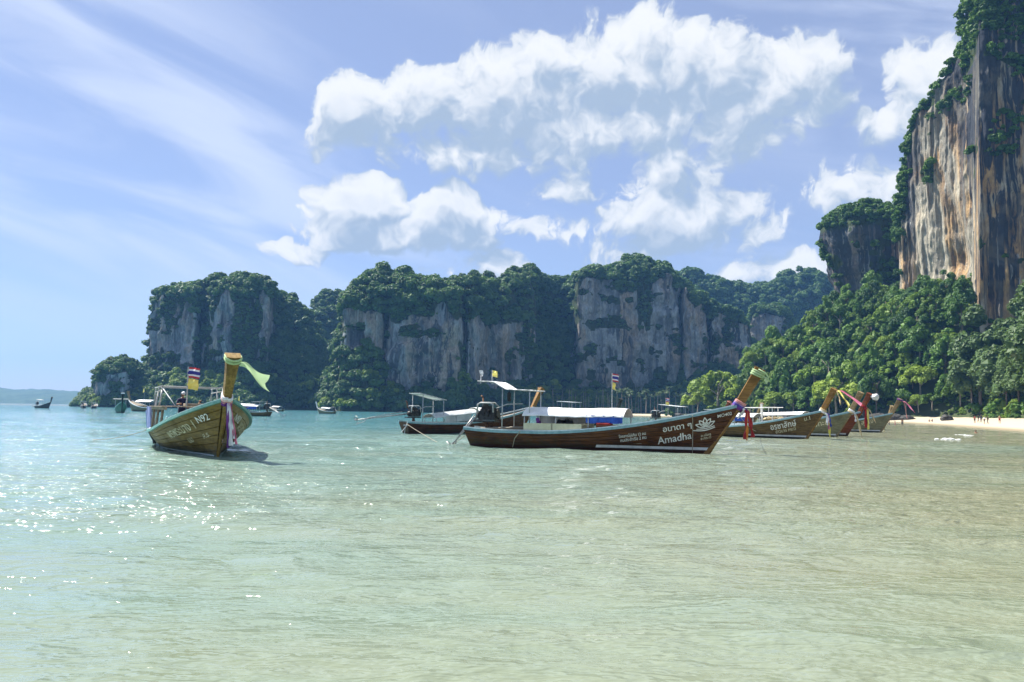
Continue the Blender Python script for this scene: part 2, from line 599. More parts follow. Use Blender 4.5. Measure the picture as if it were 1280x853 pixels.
def massif(name, label, px0, px1, nu, skyline, depth, rock, talus_w=26.0, cap_w=34.0, tree=4.2, seed=0,
           density=1.0, trad=(2.6, 5.0), bushes=1.0, scrub=0.0):
    """one karst mass: wooded foot, bare face where 'rock' says so, wooded crown, and a back slope"""
    px = np.linspace(px0, px1, nu)
    D = interp(px, depth)
    sky_y = interp(px, skyline)
    # rock: list of (px_a, px_b, y_top, y_base)
    rk = np.zeros(nu)
    ytop = np.full(nu, 0.0)
    ybase = np.full(nu, 0.0)
    wsum = np.zeros(nu) + 1e-6
    for (a, b, yt, yb) in rock:
        wgt = sm(px, a - 5, a + 5) * (1 - sm(px, b - 5, b + 5))
        rk = np.maximum(rk, wgt)
        k = np.exp(-np.clip(np.maximum(a - px, px - b), 0, 1e9) / 6.0) + 1e-4
        ytop += yt * k
        ybase += yb * k
        wsum += k
    if rock:
        ytop /= wsum
        ybase /= wsum
    NVt, NVc, NVk, NVb = 46, 120, 54, 10
    rows = []
    tags = []
    gully = (1 - rk)
    Df = D + 16 * gully
    S = np.array([at(a, y, d + talus_w + cap_w).z for a, y, d in zip(px, sky_y, Df)]) - tree
    S = np.maximum(S, 0.3) + 1.8 * vnoise(np.column_stack([px * 0.11, px * 0, px * 0]), seed + 2) * np.clip(S / 20, 0, 1)
    if rock:
        Ht = np.array([at(a, y, d + talus_w).z for a, y, d in zip(px, np.maximum(ytop, sky_y + 6), Df)])
        Hb = np.array([at(a, y, d + talus_w).z for a, y, d in zip(px, ybase, Df)])
    else:
        Ht = S * 0.62
        Hb = S * 0.45
    Ht = np.minimum(Ht, S * 0.94)
    Hb = np.minimum(Hb, Ht * 0.8)
    Hb = rk * Hb + gully * S * 0.42
    Ht = rk * Ht + gully * S * 0.66
    lean = 2.0 + 12.0 * gully
    for k in range(NVt):
        f = k / NVt
        rows.append((Df + talus_w * f ** 0.85, -1.0 + (Hb + 1.0) * f ** 1.15))
        tags.append(np.full(nu, 1.0))
    for k in range(NVc):
        f = k / NVc
        rows.append((Df + talus_w + lean * f, Hb + (Ht - Hb) * f))
        edge = sm(f, 0.0, 0.10) * (1 - sm(f, 0.88, 1.0))
        tags.append(1 - rk * edge)
    for k in range(NVk):
        f = k / (NVk - 1)
        th = f * math.pi / 2
        rows.append((Df + talus_w + lean + cap_w * (1 - math.cos(th)) ** 0.9, Ht + (S - Ht) * math.sin(th)))
        tags.append(np.full(nu, 1.0))
    for k in range(1, NVb + 1):
        f = k / NVb
        rows.append((Df + talus_w + lean + cap_w + 60 * f, S * (1 - f) ** 1.0 - 1.0 * f))
        tags.append(np.full(nu, 0.9))
    Yd = np.array([r[0] for r in rows])
    Z = np.array([r[1] for r in rows])
    V = np.array(tags)
    # each column is a fixed plan line running away from the shore
    dirs = np.array([ray(a, 480.0) for a in px])
    slope = dirs[:, 0] / dirs[:, 1]
    X = slope[None, :] * (Df + talus_w)[None, :] + (Yd - (Df + talus_w)[None, :]) * slope[None, :] * 0.85
    P = np.stack([X, Yd, Z], -1).reshape(-1, 3)
    v = V.reshape(-1)
    rid0 = np.repeat(np.arange(len(rows)), nu)
    fr = (rid0 - NVt) / NVc
    warp = 14 * fbm(P / 17.0, 3, 0.6, seed + 70)
    pxw = np.tile(px, len(rows)) + warp + 5 * fbm(P * np.array([1 / 7.0, 1 / 7.0, 1 / 14.0]), 2, 0.5, seed + 72)
    frw = fr + 0.36 * fbm(P * np.array([1 / 13.0, 1 / 13.0, 1 / 30.0]), 3, 0.6, seed + 74)
    rkw = np.interp(pxw, px, rk)
    v = 1 - rkw * sm(frw, -0.02, 0.10) * (1 - sm(frw, 0.90, 1.02))
    v = np.where((fr < -0.35) | (fr > 1.18), 1.0, v)
    disp = rock_displace(P, 1.0, seed)
    soft = np.clip(P[:, 2] / 14.0, 0, 1)
    amt = np.where(v > 0.6, 0.8, 1.0) * soft
    # ledges where scrub takes hold on the bare faces
    ledge = fbm(P * np.array([1 / 14.0, 1 / 14.0, 1 / 9.0]), 4, 0.55, seed + 40)
    vines = fbm(P * np.array([1 / 9.0, 1 / 9.0, 1 / 40.0]), 3, 0.5, seed + 50)
    P[:, 1] -= disp * amt
    P[:, 0] += 0.35 * disp * amt * vnoise(P / 11.0, seed + 60)
    vv = np.maximum(v, sm(ledge, 0.24 - scrub, 0.35 - scrub) * 0.9)
    vv = np.maximum(vv, sm(vines, 0.32 - scrub, 0.42 - scrub) * 0.9)
    nr = len(rows)
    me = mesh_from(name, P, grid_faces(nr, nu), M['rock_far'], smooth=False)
    a_ = me.attributes.new('veg', 'FLOAT', 'POINT')
    a_.data.foreach_set('value', vv.astype(np.float32))
    link(name, me, kind='structure', label=label, cat='cliff')
    # crowns
    rid = np.repeat(np.arange(nr), nu)
    cell = 4.2
    span = float(np.abs(X[0, -1] - X[0, 0]))
    tal = P[(rid < NVt) & (P[:, 2] > 1.2) & (v > 0.6)]
    mid = P[(rid >= NVt) & (rid < NVt + NVc) & (v > 0.7)]
    cap = P[(rid >= NVt + NVc) & (rid < NVt + NVc + NVk) & (v > 0.6)]
    bare = P[(v < 0.5) & (vv > 0.55)]
    back = P[(rid >= NVt + NVc + NVk)]
    add_veg(VEG, tal, int(span * 2.8 * density), *trad)
    low = tal[(tal[:, 2] < 20) & (fbm(tal / 22.0, 2, 0.5, seed + 80) > -0.08)]
    add_veg(VEG_LOW, low, int(len(low) / 9 * density * 0.34), trad[0], trad[1] * 1.05, 0.35)
    add_veg(VEG, mid, int(len(mid) / 26 * density), trad[0] * 0.8, trad[1] * 0.85)
    add_veg(VEG, cap, int(span * 4.2 * density), *trad)
    add_veg(VEG, back, int(span * 0.8 * density), *trad)
    add_veg(VEG, bare, int(len(bare) / 24 * bushes), 0.9, 2.4, 0.0)


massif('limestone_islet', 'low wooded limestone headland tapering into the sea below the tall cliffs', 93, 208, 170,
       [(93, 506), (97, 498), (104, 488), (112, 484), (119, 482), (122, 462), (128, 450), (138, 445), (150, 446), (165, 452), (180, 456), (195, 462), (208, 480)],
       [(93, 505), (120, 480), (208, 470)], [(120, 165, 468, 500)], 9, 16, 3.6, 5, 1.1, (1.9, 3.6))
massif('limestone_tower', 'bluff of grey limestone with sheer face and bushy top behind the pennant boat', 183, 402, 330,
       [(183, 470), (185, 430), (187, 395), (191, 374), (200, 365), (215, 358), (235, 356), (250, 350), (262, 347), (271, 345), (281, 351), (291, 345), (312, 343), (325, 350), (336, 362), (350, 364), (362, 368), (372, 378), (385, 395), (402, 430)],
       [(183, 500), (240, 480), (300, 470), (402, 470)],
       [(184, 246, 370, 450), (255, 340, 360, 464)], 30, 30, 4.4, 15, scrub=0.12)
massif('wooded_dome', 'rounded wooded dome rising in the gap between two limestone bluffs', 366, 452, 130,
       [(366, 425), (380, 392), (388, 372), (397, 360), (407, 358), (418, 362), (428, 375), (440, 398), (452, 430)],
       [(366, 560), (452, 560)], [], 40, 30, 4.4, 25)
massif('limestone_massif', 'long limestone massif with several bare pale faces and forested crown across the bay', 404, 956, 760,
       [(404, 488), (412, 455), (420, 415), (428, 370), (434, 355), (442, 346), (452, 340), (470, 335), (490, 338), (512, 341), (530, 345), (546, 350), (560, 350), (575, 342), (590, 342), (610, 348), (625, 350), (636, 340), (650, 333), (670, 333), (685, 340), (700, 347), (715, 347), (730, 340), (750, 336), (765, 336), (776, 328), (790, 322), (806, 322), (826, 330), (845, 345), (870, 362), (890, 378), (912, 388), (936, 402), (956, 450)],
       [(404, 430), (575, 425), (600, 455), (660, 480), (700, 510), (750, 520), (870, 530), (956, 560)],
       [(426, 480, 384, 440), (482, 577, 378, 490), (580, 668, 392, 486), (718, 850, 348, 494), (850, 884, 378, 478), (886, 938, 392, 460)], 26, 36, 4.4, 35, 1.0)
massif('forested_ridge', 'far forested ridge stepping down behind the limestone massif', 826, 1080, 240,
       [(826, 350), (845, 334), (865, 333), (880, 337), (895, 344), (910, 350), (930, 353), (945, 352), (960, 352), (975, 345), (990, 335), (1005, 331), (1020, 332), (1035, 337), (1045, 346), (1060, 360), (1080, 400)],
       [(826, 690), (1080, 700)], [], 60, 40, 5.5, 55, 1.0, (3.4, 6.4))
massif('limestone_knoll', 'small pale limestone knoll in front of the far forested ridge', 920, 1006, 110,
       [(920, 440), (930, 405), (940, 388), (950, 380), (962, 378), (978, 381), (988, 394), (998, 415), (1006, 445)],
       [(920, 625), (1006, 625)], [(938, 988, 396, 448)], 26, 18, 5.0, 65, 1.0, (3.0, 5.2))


# far blue headland
def far_headland():
    px = np.linspace(-170, 150, 130)
    yy = interp(px, [(-170, 470), (-90, 478), (-20, 484), (5, 485), (25, 488), (40, 487), (55, 487), (75, 488), (95, 490), (120, 494), (150, 505)])
    D = 2350.0
    rows = []
    for f, o in ((0, 0), (.25, 60), (.5, 150), (.75, 270), (.92, 400), (1, 520), (.8, 700), (.4, 850), (0, 950)):
        rows.append([(ray(a, 500).x / ray(a, 500).y * (D + o), D + o, -1 + (at(a, y, D + 520).z + 1) * f) for a, y in zip(px, yy)])
    P = np.array(rows).reshape(-1, 3)
    P[:, 2] += np.where(P[:, 2] > 3, 5 * fbm(P / 60.0, 4, 0.6, 3) + 4 * fbm(P / 18.0, 2, .5, 7), 0)
    link('far_headland', mesh_from('far_headland', P, grid_faces(9, 130), M['hill_far'], True), kind='structure',
         label='low blue wooded headland on the open horizon', cat='hill')


far_headland()


# ------------------------------------------------------------------ near stained cliff and the stack beside it
def stained_cliff():
    # outline of the free edge, (height m, px) at the depth of that edge
    edge = [(1124, 420), (1127, 372), (1126, 330), (1125, 262), (1131, 215), (1135, 178), (1141, 158), (1152, 141), (1168, 120), (1183, 96), (1192, 78), (1200, 55), (1206, 32), (1212, 2), (1216, -30), (1224, -70)]
    D_pts = [(1100, 334), (1127, 330), (1165, 316), (1200, 298), (1216, 284), (1226, 268), (1250, 266), (1300, 262), (1420, 250), (1560, 240)]
    zs = []
    pxs = []
    for (a, y) in edge:
        zs.append(at(a, y, interp(a, D_pts)).z)
        pxs.append(a)
    order = np.argsort(zs)
    zs = np.array(zs)[order]
    pxs = np.array(pxs)[order]
    Htop = 178.0
    nz, nb, nf = 380, 46, 330
    z = np.linspace(2.0, Htop, nz)
    L = np.interp(z, zs, pxs) + 7.0
    ypix = np.interp(z, zs, np.array([e_[1] for e_ in edge])[order])

    def slope_at(a, y):
        d0, d1 = ray(0.0, y), ray(1280.0, y)
        f_ = np.asarray(a) / 1280.0
        return (d0.x + (d1.x - d0.x) * f_) / (d0.y + (d1.y - d0.y) * f_)
    rows = []
    for k in range(nz):
        row = []
        for i in range(nb):                       # flank running back from the free edge
            f = 1 - i / nb
            sl = float(slope_at(L[k], ypix[k]))
            Dl = interp(L[k], D_pts)
            off = 70 * f ** 1.5
            row.append((sl * Dl + 0.80 * off + 4 * f, Dl + off + 6, z[k]))
        ff = np.linspace(0, 1, nf)
        pp = L[k] + (1560 - L[k]) * ff ** 1.55
        Dp = interp(pp, D_pts)
        round_ = 9.0 * np.exp(-(pp - L[k]) / 5.0)
        for a, Dq, rr in zip(slope_at(pp, ypix[k]), Dp, round_):
            row.append((a * Dq, Dq + rr * 0.6, z[k]))
        rows.append(row)
    P = np.array(rows)
    # undercut foot left of the buttress, overhanging belly higher up
    px_of = (P[:, :, 0] / P[:, :, 1]) * FPX + 640
    belly = 5.0 * sm(P[:, :, 2], 40, 95) * sm(px_of, 1130, 1160) * (1 - sm(px_of, 1212, 1226))
    P[:, :, 0] -= belly * 0.35
    P[:, :, 1] -= belly * 0.9
    # a small dark cave mouth at the foot
    cv = at(1201, 326, 298)
    dcv = np.exp(-(((P[:, :, 0] - cv.x) / 4.2) ** 2 + ((P[:, :, 1] - cv.y) / 9.0) ** 2 + ((P[:, :, 2] - cv.z) / 6.0) ** 2) * 1.2)
    # crown rows: run back from the top
    top = P[-1].copy()
    caps = []
    for k in range(1, 26):
        f = k / 25
        c = top.copy()
        c[:, 1] += 80 * f
        c[:, 0] += 66 * f
        c[:, 2] += 8 * math.sin(f * math.pi / 2)
        caps.append(c)
    Q = P.reshape(-1, 3)
    disp = rock_displace(Q * np.array([1.15, 1.15, 0.8]), 0.45, 91)
    fl = 1 - 2 * np.abs(fbm(Q * np.array([1 / 4.0, 1 / 4.0, 1 / 60.0]), 3, 0.55, 97))
    fl2 = 1 - 2 * np.abs(fbm(Q * np.array([1 / 1.8, 1 / 1.8, 1 / 34.0]), 2, 0.5, 98))
    disp += 1.2 * fl + 0.55 * fl2
    disp -= 2.3
    disp -= 5.0 * dcv.reshape(-1)
    upper = sm(Q[:, 2], 100, 150)
    disp += upper * 3.0 * fbm(Q / 9.0, 3, 0.55, 99)
    pxf = px_of.reshape(-1)
    nx = np.where(pxf < 1224, -0.72, -0.35)
    Q[:, 0] += disp * nx
    Q[:, 1] -= disp * np.sqrt(1 - nx ** 2)
    allp = np.concatenate([Q, np.concatenate(caps).reshape(-1, 3) + 0], 0)
    ncol = nb + nf
    nr = nz + 25
    led = fbm(Q * np.array([1 / 12.0, 1 / 12.0, 1 / 9.0]), 4, 0.55, 111)
    thr = 0.42 - 0.26 * upper - 0.30 * sm(pxf, 1150, 1120) * 0
    edgeveg = np.exp(-np.clip(pxf - np.repeat(L, ncol), 0, 1e9) / 7.0) * sm(Q[:, 2], 60, 85)
    hi = np.clip(upper * (0.35 + 0.9 * sm(led, -0.2, 0.2)), 0, 1) * sm(pxf, 1200, 1235) * sm(Q[:, 2], 132, 150)
    vg = np.maximum(sm(led, thr, thr + 0.12), np.maximum(edgeveg * sm(led, -0.25, 0.05), hi))
    flank = (np.tile(np.arange(ncol), nz) < nb)
    vg = np.where(flank, np.maximum(vg, 0.6 * sm(led, -0.1, 0.1)), vg)
    vgall = np.concatenate([vg, np.ones(25 * ncol)])
    me = mesh_from('stained_cliff', allp, grid_faces(nr, ncol), M['rock_near'])
    a_ = me.attributes.new('veg', 'FLOAT', 'POINT')
    a_.data.foreach_set('value', vgall.astype(np.float32))
    link('stained_cliff', me, kind='structure', label='towering limestone wall streaked orange, grey and black above the jungle', cat='cliff')
    g_ = Q[vg > 0.6]
    add_veg(BUSH, g_, 900, 1.0, 2.6, 0.0)
    # trees leaning off the free edge
    e_ = Q[(edgeveg > 0.45) & (Q[:, 2] > 78) & (led > -0.3)]
    add_veg(BUSH, e_, 260, 1.1, 2.5, 0.1)
    h_ = Q[hi > 0.4]
    add_veg(BUSH, h_, 320, 1.3, 3.2, 0.1)
    add_veg(BUSH, np.concatenate(caps), 260, 2.0, 4.0, 0.2)
    for (pa, ya, rr, n) in ((1234, 14, 9, 60), (1262, 20, 10, 60), (1270, 150, 7, 26), (1252, 178, 6, 22), (1275, 40, 7, 22), (1210, 110, 5, 16), (1196, 128, 5, 18)):
        c = np.array(at(pa, ya, interp(pa, D_pts)))
        near = Q[np.linalg.norm((Q - c) * np.array([1, 0.6, 1.3]), axis=1) < rr]
        add_veg(BUSH, near, n, 1.0, 2.4, 0.0)


stained_cliff()


def limestone_stack():
    D = 385.0
    left = [(1046, 420), (1044, 375), (1045, 350), (1038, 332), (1030, 305), (1024, 290), (1026, 276), (1034, 263), (1050, 253), (1066, 248), (1080, 246)]
    right = [(1140, 420), (1138, 375), (1136, 340), (1134, 300), (1133, 280), (1130, 268), (1122, 258), (1112, 253), (1100, 249), (1090, 247), (1080, 246)]
    zl = [at(a, y, D).z for a, y in left]
    zr = [at(a, y, D).z for a, y in right]
    xl = [at(a, y, D).x for a, y in left]
    xr = [at(a, y, D).x for a, y in right]
    nz, nt = 190, 260
    top = zl[-1] - 2.5
    z = np.linspace(10, 1, nz)
    zz = 10 + (top - 10) * (1 - (1 - np.linspace(0, 1, nz)) ** 1.35)
    XL = np.interp(zz, np.array(zl) - 2.5, xl)
    XR = np.interp(zz, np.array(zr) - 2.5, xr)
    th = np.linspace(0, 2 * np.pi, nt, endpoint=False)
    c, r = (XL + XR) / 2, (XR - XL) / 2 - 1.0
    r = np.maximum(r, 0.2)
    X = c[:, None] + 4.0 + r[:, None] * np.cos(th)[None, :]
    Y = D + 10 + np.maximum(r, 0.2)[:, None] * np.sin(th)[None, :]
    P = np.stack([X, Y, np.repeat(zz[:, None], nt, 1)], -1).reshape(-1, 3)
    disp = rock_displace(P, 0.45, 131) * np.repeat(np.clip(r / 8, 0, 1), nt)
    n = np.stack([np.cos(th), np.sin(th)], -1)
    nn = np.tile(n, (nz, 1))
    P[:, 0] += nn[:, 0] * disp
    P[:, 1] += nn[:, 1] * disp
    led = fbm(P * np.array([1 / 12.0, 1 / 12.0, 1 / 9.0]), 4, 0.55, 141)
    up = sm(P[:, 2], at(1060, 305, D).z, at(1060, 268, D).z)
    rgt = sm(P[:, 0], at(1070, 300, D).x, at(1100, 300, D).x)
    vg = np.maximum(np.maximum(up, 0.9 * rgt * sm(led, -0.35, 0.0)), sm(led, 0.18, 0.3))
    me = mesh_from('limestone_stack', P, grid_faces(nz, nt, True), M['rock_stack'])
    a_ = me.attributes.new('veg', 'FLOAT', 'POINT')
    a_.data.foreach_set('value', vg.astype(np.float32))
    link('limestone_stack', me, kind='structure', label='dark limestone stack with bushy cap beside the towering stained wall', cat='cliff')
    front = P[:, 1] < D + 16
    add_veg(BUSH, P[(vg > 0.6) & front], 620, 1.2, 3.0, 0.1)
    add_veg(BUSH, P[up > 0.9], 360, 1.6, 3.4, 0.15)


limestone_stack()


# ------------------------------------------------------------------ land under the jungle, beach
def land_h(x, y):
    x = np.asarray(x, float)
    y = np.asarray(y, float)
    d = shore_sd(x, y)
    p = np.stack([x, y, np.zeros_like(x)], -1).reshape(-1, 3)
    wob = (6 * vnoise(p / 22.0, 201) + 2.5 * vnoise(p / 8.0, 203)).reshape(x.shape)
    beachy = 1 - sm(y, 255, 290)                   # sand only as far as the end of the cove
    flat = 3.0 + 19.0 * beachy
    h = np.where(d < 0, d * 0.05, np.minimum(d, flat) * (0.085 + 0.10 * (1 - beachy)))
    up = np.clip(d - flat, 0, None)
    lowland = sm(y, 380, 430)
    h = h + np.minimum(up * 0.72, 22 + 0.30 * up) * (1 - 0.97 * lowland) + wob * np.clip(up / 18, 0, 1) * (1 - lowland)
    h = h + np.clip(up / 25, 0, 1) * 17.0 * np.exp(-((x - 158) / 24.0) ** 2 - ((y - 288) / 34.0) ** 2)
    return np.where(d < 0, np.maximum(h, -0.8), np.minimum(h, 60)), d


def build_land():
    ys = np.linspace(-40, 520, 300)
    t = np.linspace(0, 1, 170)
    Y, T = np.meshgrid(ys, t, indexing='ij')
    sx = np.interp(ys, [p[1] for p in SHORE], [p[0] for p in SHORE])
    sx = np.where(ys > 470, 76 - (ys - 470) * 2.6, sx)
    sx = np.minimum(sx, np.interp(ys, [0, 240, 300, 360, 420, 520], [40, 110, 78, 76, 70, -30]))
    X = sx[:, None] - 14 + (290 + 14) * T ** 1.5
    h, d = land_h(X, Y)
    P = np.stack([X, Y, h], -1).reshape(-1, 3)
    me = mesh_from('beach', P, grid_faces(300, 170), smooth=True)
    a_ = me.attributes.new('inland', 'FLOAT', 'POINT')
    beachy = 1 - sm(Y, 255, 290)
    lowl = sm(Y, 395, 430)
    inl = sm(d - 21 * beachy - 24 * lowl, -2, 3)
    a_.data.foreach_set('value', inl.ravel().astype(np.float32))
    m, g = new_mat('beach_sand')
    geo = g.node('ShaderNodeNewGeometry')
    P_ = geo.outputs['Position']
    a = g.node('ShaderNodeAttribute', attribute_name='inland').outputs['Fac']
    n = g.noise(P_, 0.5, 5.0, 0.6)
    z = g.sep(P_)[2]
    wet = g.sstep(z, 0.02, 0.35)
    s = g.mix(n, (0.40, 0.345, 0.25), (0.50, 0.44, 0.335))
    s = g.mix(wet, (0.24, 0.20, 0.125), s)
    so = g.mix(g.noise(P_, 1.3, 4.0), (0.025, 0.040, 0.014), (0.07, 0.085, 0.03))
    f = g.sstep(g.math('ADD', a, g.math('MULTIPLY', g.math('SUBTRACT', n, 0.5), 0.5)), 0.4, 0.6)
    finish(m, g, principled(g, g.mix(f, s, so), 0.9, g.bump(g.noise(P_, 4.0, 4.0), 0.5, 0.05), spec=0.3))
    me.materials.append(m)
    link('beach', me, kind='structure', label='pale sand beach rising into jungle ground below the cliff', cat='beach')


build_land()


# ------------------------------------------------------------------ crowns and trees
def leaf_quads(pts, nrm, size, rng, aspect=1.5, jitter=0.55):
    n = len(pts)
    d = nrm + rng.normal(0, jitter, (n, 3))
    d /= np.linalg.norm(d, axis=1)[:, None] + 1e-9
    t = np.cross(d, rng.normal(0, 1, (n, 3)))
    t /= np.linalg.norm(t, axis=1)[:, None] + 1e-9
    b = np.cross(d, t)
    s = (size * rng.uniform(0.6, 1.35, n))[:, None]
    t = t * s * 0.5 * aspect
    b = b * s * 0.5
    V = np.stack([pts - t, pts - b * 0.9 + d * s * 0.08, pts + t, pts + b * 0.9 + d * s * 0.08], 1).reshape(-1, 3)
    F = np.arange(4 * n).reshape(-1, 4)
    return V, F


_ico = {}


def ico(sub):
    if sub not in _ico:
        bm = bmesh.new()
        bmesh.ops.create_icosphere(bm, subdivisions=sub, radius=1.0)
        v = np.array([x.co[:] for x in bm.verts])
        f = [[q.index for q in p.verts] for p in bm.faces]
        bm.free()
        _ico[sub] = (v, f)
    return _ico[sub]


def crown_mesh(name, seed, lobes, leaves, size, mat, shape=(1, 1, 0.75), lobe_r=(0.30, 0.5), droop=0.0, core=True, spread=0.72, gap=0.0):
    rng = np.random.default_rng(seed)
    c, r = [], []
    for k in range(lobes):
        u = rng.normal(0, 1, 3)
        u /= np.linalg.norm(u)
        u[2] = abs(u[2]) * 1.1 - 0.35
        rad = spread * rng.uniform(0.35, 1.0) ** 0.5
        c.append(u * rad * np.array(shape))
        r.append(rng.uniform(*lobe_r))
    c, r = np.array(c), np.array(r)
    w_ = r ** 2 / np.sum(r ** 2)
    V, F = [], []
    off = 0
    if core:
        iv, if_ = ico(1)
        for k in range(lobes):
            vv = iv * r[k] * 0.78 * (1 + 0.22 * rng.normal(0, 1, (len(iv), 1)))
            vv = vv + c[k]
            V.append(vv)
            F += [tuple(i + off for i in f) for f in if_]
            off += len(vv)
    which = rng.choice(lobes, leaves, p=w_)
    u = rng.normal(0, 1, (leaves, 3))
    u /= np.linalg.norm(u, axis=1)[:, None]
    u[:, 2] = np.where(u[:, 2] < -0.25, -u[:, 2], u[:, 2])
    lump = 1 + 0.16 * vnoise(u * 3.0 + which[:, None] * 7.1, seed + 3)
    p = c[which] + u * (r[which] * rng.uniform(0.82, 1.08, leaves) * lump)[:, None]
    if gap:
        keep = vnoise(p * 3.2 + 11.3, seed + 5) > -1 + gap
        p, u = p[keep], u[keep]
    if droop:
        p[:, 2] -= droop * np.hypot(p[:, 0], p[:, 1]) ** 2
    nn = u * 0.9 + np.array([0, 0, 0.35])
    lv, lf = leaf_quads(p, nn, size, rng, jitter=0.40)
    F += [tuple(i + off for i in f) for f in lf.tolist()]
    V.append(lv)
    me = bpy.data.meshes.new(name)
    me.from_pydata(np.concatenate(V).tolist(), [], F)
    me.materials.append(mat)
    return me


def scatter(name, store, crowns, label, cat):
    """a wood that reads as one mass: crown shapes set on points by geometry nodes"""
    pts = np.concatenate(store)
    pts = pts[pts[:, 2] > 0.4]
    pts[:, 2] = np.maximum(pts[:, 2], pts[:, 3] * 0.35)
    me = bpy.data.meshes.new(name)
    me.vertices.add(len(pts))
    me.vertices.foreach_set('co', pts[:, :3].astype(np.float32).ravel())
    a = me.attributes.new('size', 'FLOAT', 'POINT')
    a.data.foreach_set('value', pts[:, 3].astype(np.float32))
    a = me.attributes.new('turn', 'FLOAT', 'POINT')
    a.data.foreach_set('value', RNG.uniform(0, 6.28, len(pts)).astype(np.float32))
    a = me.attributes.new('pick', 'INT', 'POINT')
    a.data.foreach_set('value', RNG.integers(0, len(crowns), len(pts)).astype(np.int32))
    o = link(name, me, kind='stuff', label=label, cat=cat)
    lib = bpy.data.collections.new(name + '_crowns')
    for i, cm in enumerate(crowns):
        lib.objects.link(bpy.data.objects.new(f'{name}_crown_{i}', cm))
    ng = bpy.data.node_groups.new(name + '_scatter', 'GeometryNodeTree')
    ng.interface.new_socket('Geometry', in_out='INPUT', socket_type='NodeSocketGeometry')
    ng.interface.new_socket('Geometry', in_out='OUTPUT', socket_type='NodeSocketGeometry')
    q = NT(ng)
    gi_, go_ = q.node('NodeGroupInput'), q.node('NodeGroupOutput')
    ci_ = q.node('GeometryNodeCollectionInfo')
    ci_.inputs['Collection'].default_value = lib
    ci_.inputs['Separate Children'].default_value = True
    ci_.inputs['Reset Children'].default_value = True
    ip = q.node('GeometryNodeInstanceOnPoints')

    def attr(nm, typ):
        nd = q.node('GeometryNodeInputNamedAttribute', data_type=typ)
        nd.inputs['Name'].default_value = nm
        return nd.outputs['Attribute']
    q.l.new(gi_.outputs[0], ip.inputs['Points'])
    q.l.new(ci_.outputs[0], ip.inputs['Instance'])
    ip.inputs['Pick Instance'].default_value = True
    q.l.new(attr('pick', 'INT'), ip.inputs['Instance Index'])
    q.l.new(q.comb(0.0, 0.0, attr('turn', 'FLOAT')), ip.inputs['Rotation'])
    q.l.new(attr('size', 'FLOAT'), ip.inputs['Scale'])
    q.l.new(ip.outputs[0], go_.inputs[0])
    md = o.modifiers.new('scatter', 'NODES')
    md.node_group = ng
    return o


far_crowns = [crown_mesh(f'far_crown_{i}', 300 + i, 7, 420, 0.23, M['leaf_far'], (1, 1, 0.8)) for i in range(6)]
scatter('forest', VEG, far_crowns, 'dark tropical forest clothing the limestone massif across the bay', 'forest')
low_crowns = [crown_mesh(f'shore_wood_{i}', 320 + i, 9, 520, 0.20, M['leaf_bright'], (1, 1, 0.85), (0.24, 0.4)) for i in range(4)]
scatter('shore_wood', VEG_LOW, low_crowns, 'lighter green wood along the water at the foot of the limestone massif', 'wood')
bush_crowns = [crown_mesh(f'cliff_scrub_{i}', 340 + i, 6, 380, 0.26, M['leaf_dark'], (1, 1, 0.8), gap=0.3) for i in range(5)]
scatter('cliff_scrub', BUSH, bush_crowns, 'scrub clinging to ledges of the stained wall and the stack beside it', 'scrub')


def tube(path, radii, sides=8, cap=True):
    path = np.asarray(path, float)
    n = len(path)
    tan = np.gradient(path, axis=0)
    tan /= np.linalg.norm(tan, axis=1)[:, None] + 1e-12
    up = np.array([0, 0, 1.0]) if abs(tan[0][2]) < 0.9 else np.array([1.0, 0, 0])
    V = []
    a = np.linspace(0, 2 * np.pi, sides, endpoint=False)
    s = np.cross(tan[0], up)
    s /= np.linalg.norm(s)
    for i in range(n):
        s = s - tan[i] * np.dot(s, tan[i])
        s /= np.linalg.norm(s) + 1e-12
        b = np.cross(tan[i], s)
        r_ = radii[i] if hasattr(radii, '__len__') else radii
        V.append(path[i] + r_ * (np.cos(a)[:, None] * s + np.sin(a)[:, None] * b))
    F = [tuple(f) for f in grid_faces(n, sides, True).tolist()]
    if cap:
        F.append(tuple(range(sides))[::-1])
        F.append(tuple(range((n - 1) * sides, n * sides)))
    return np.concatenate(V), F


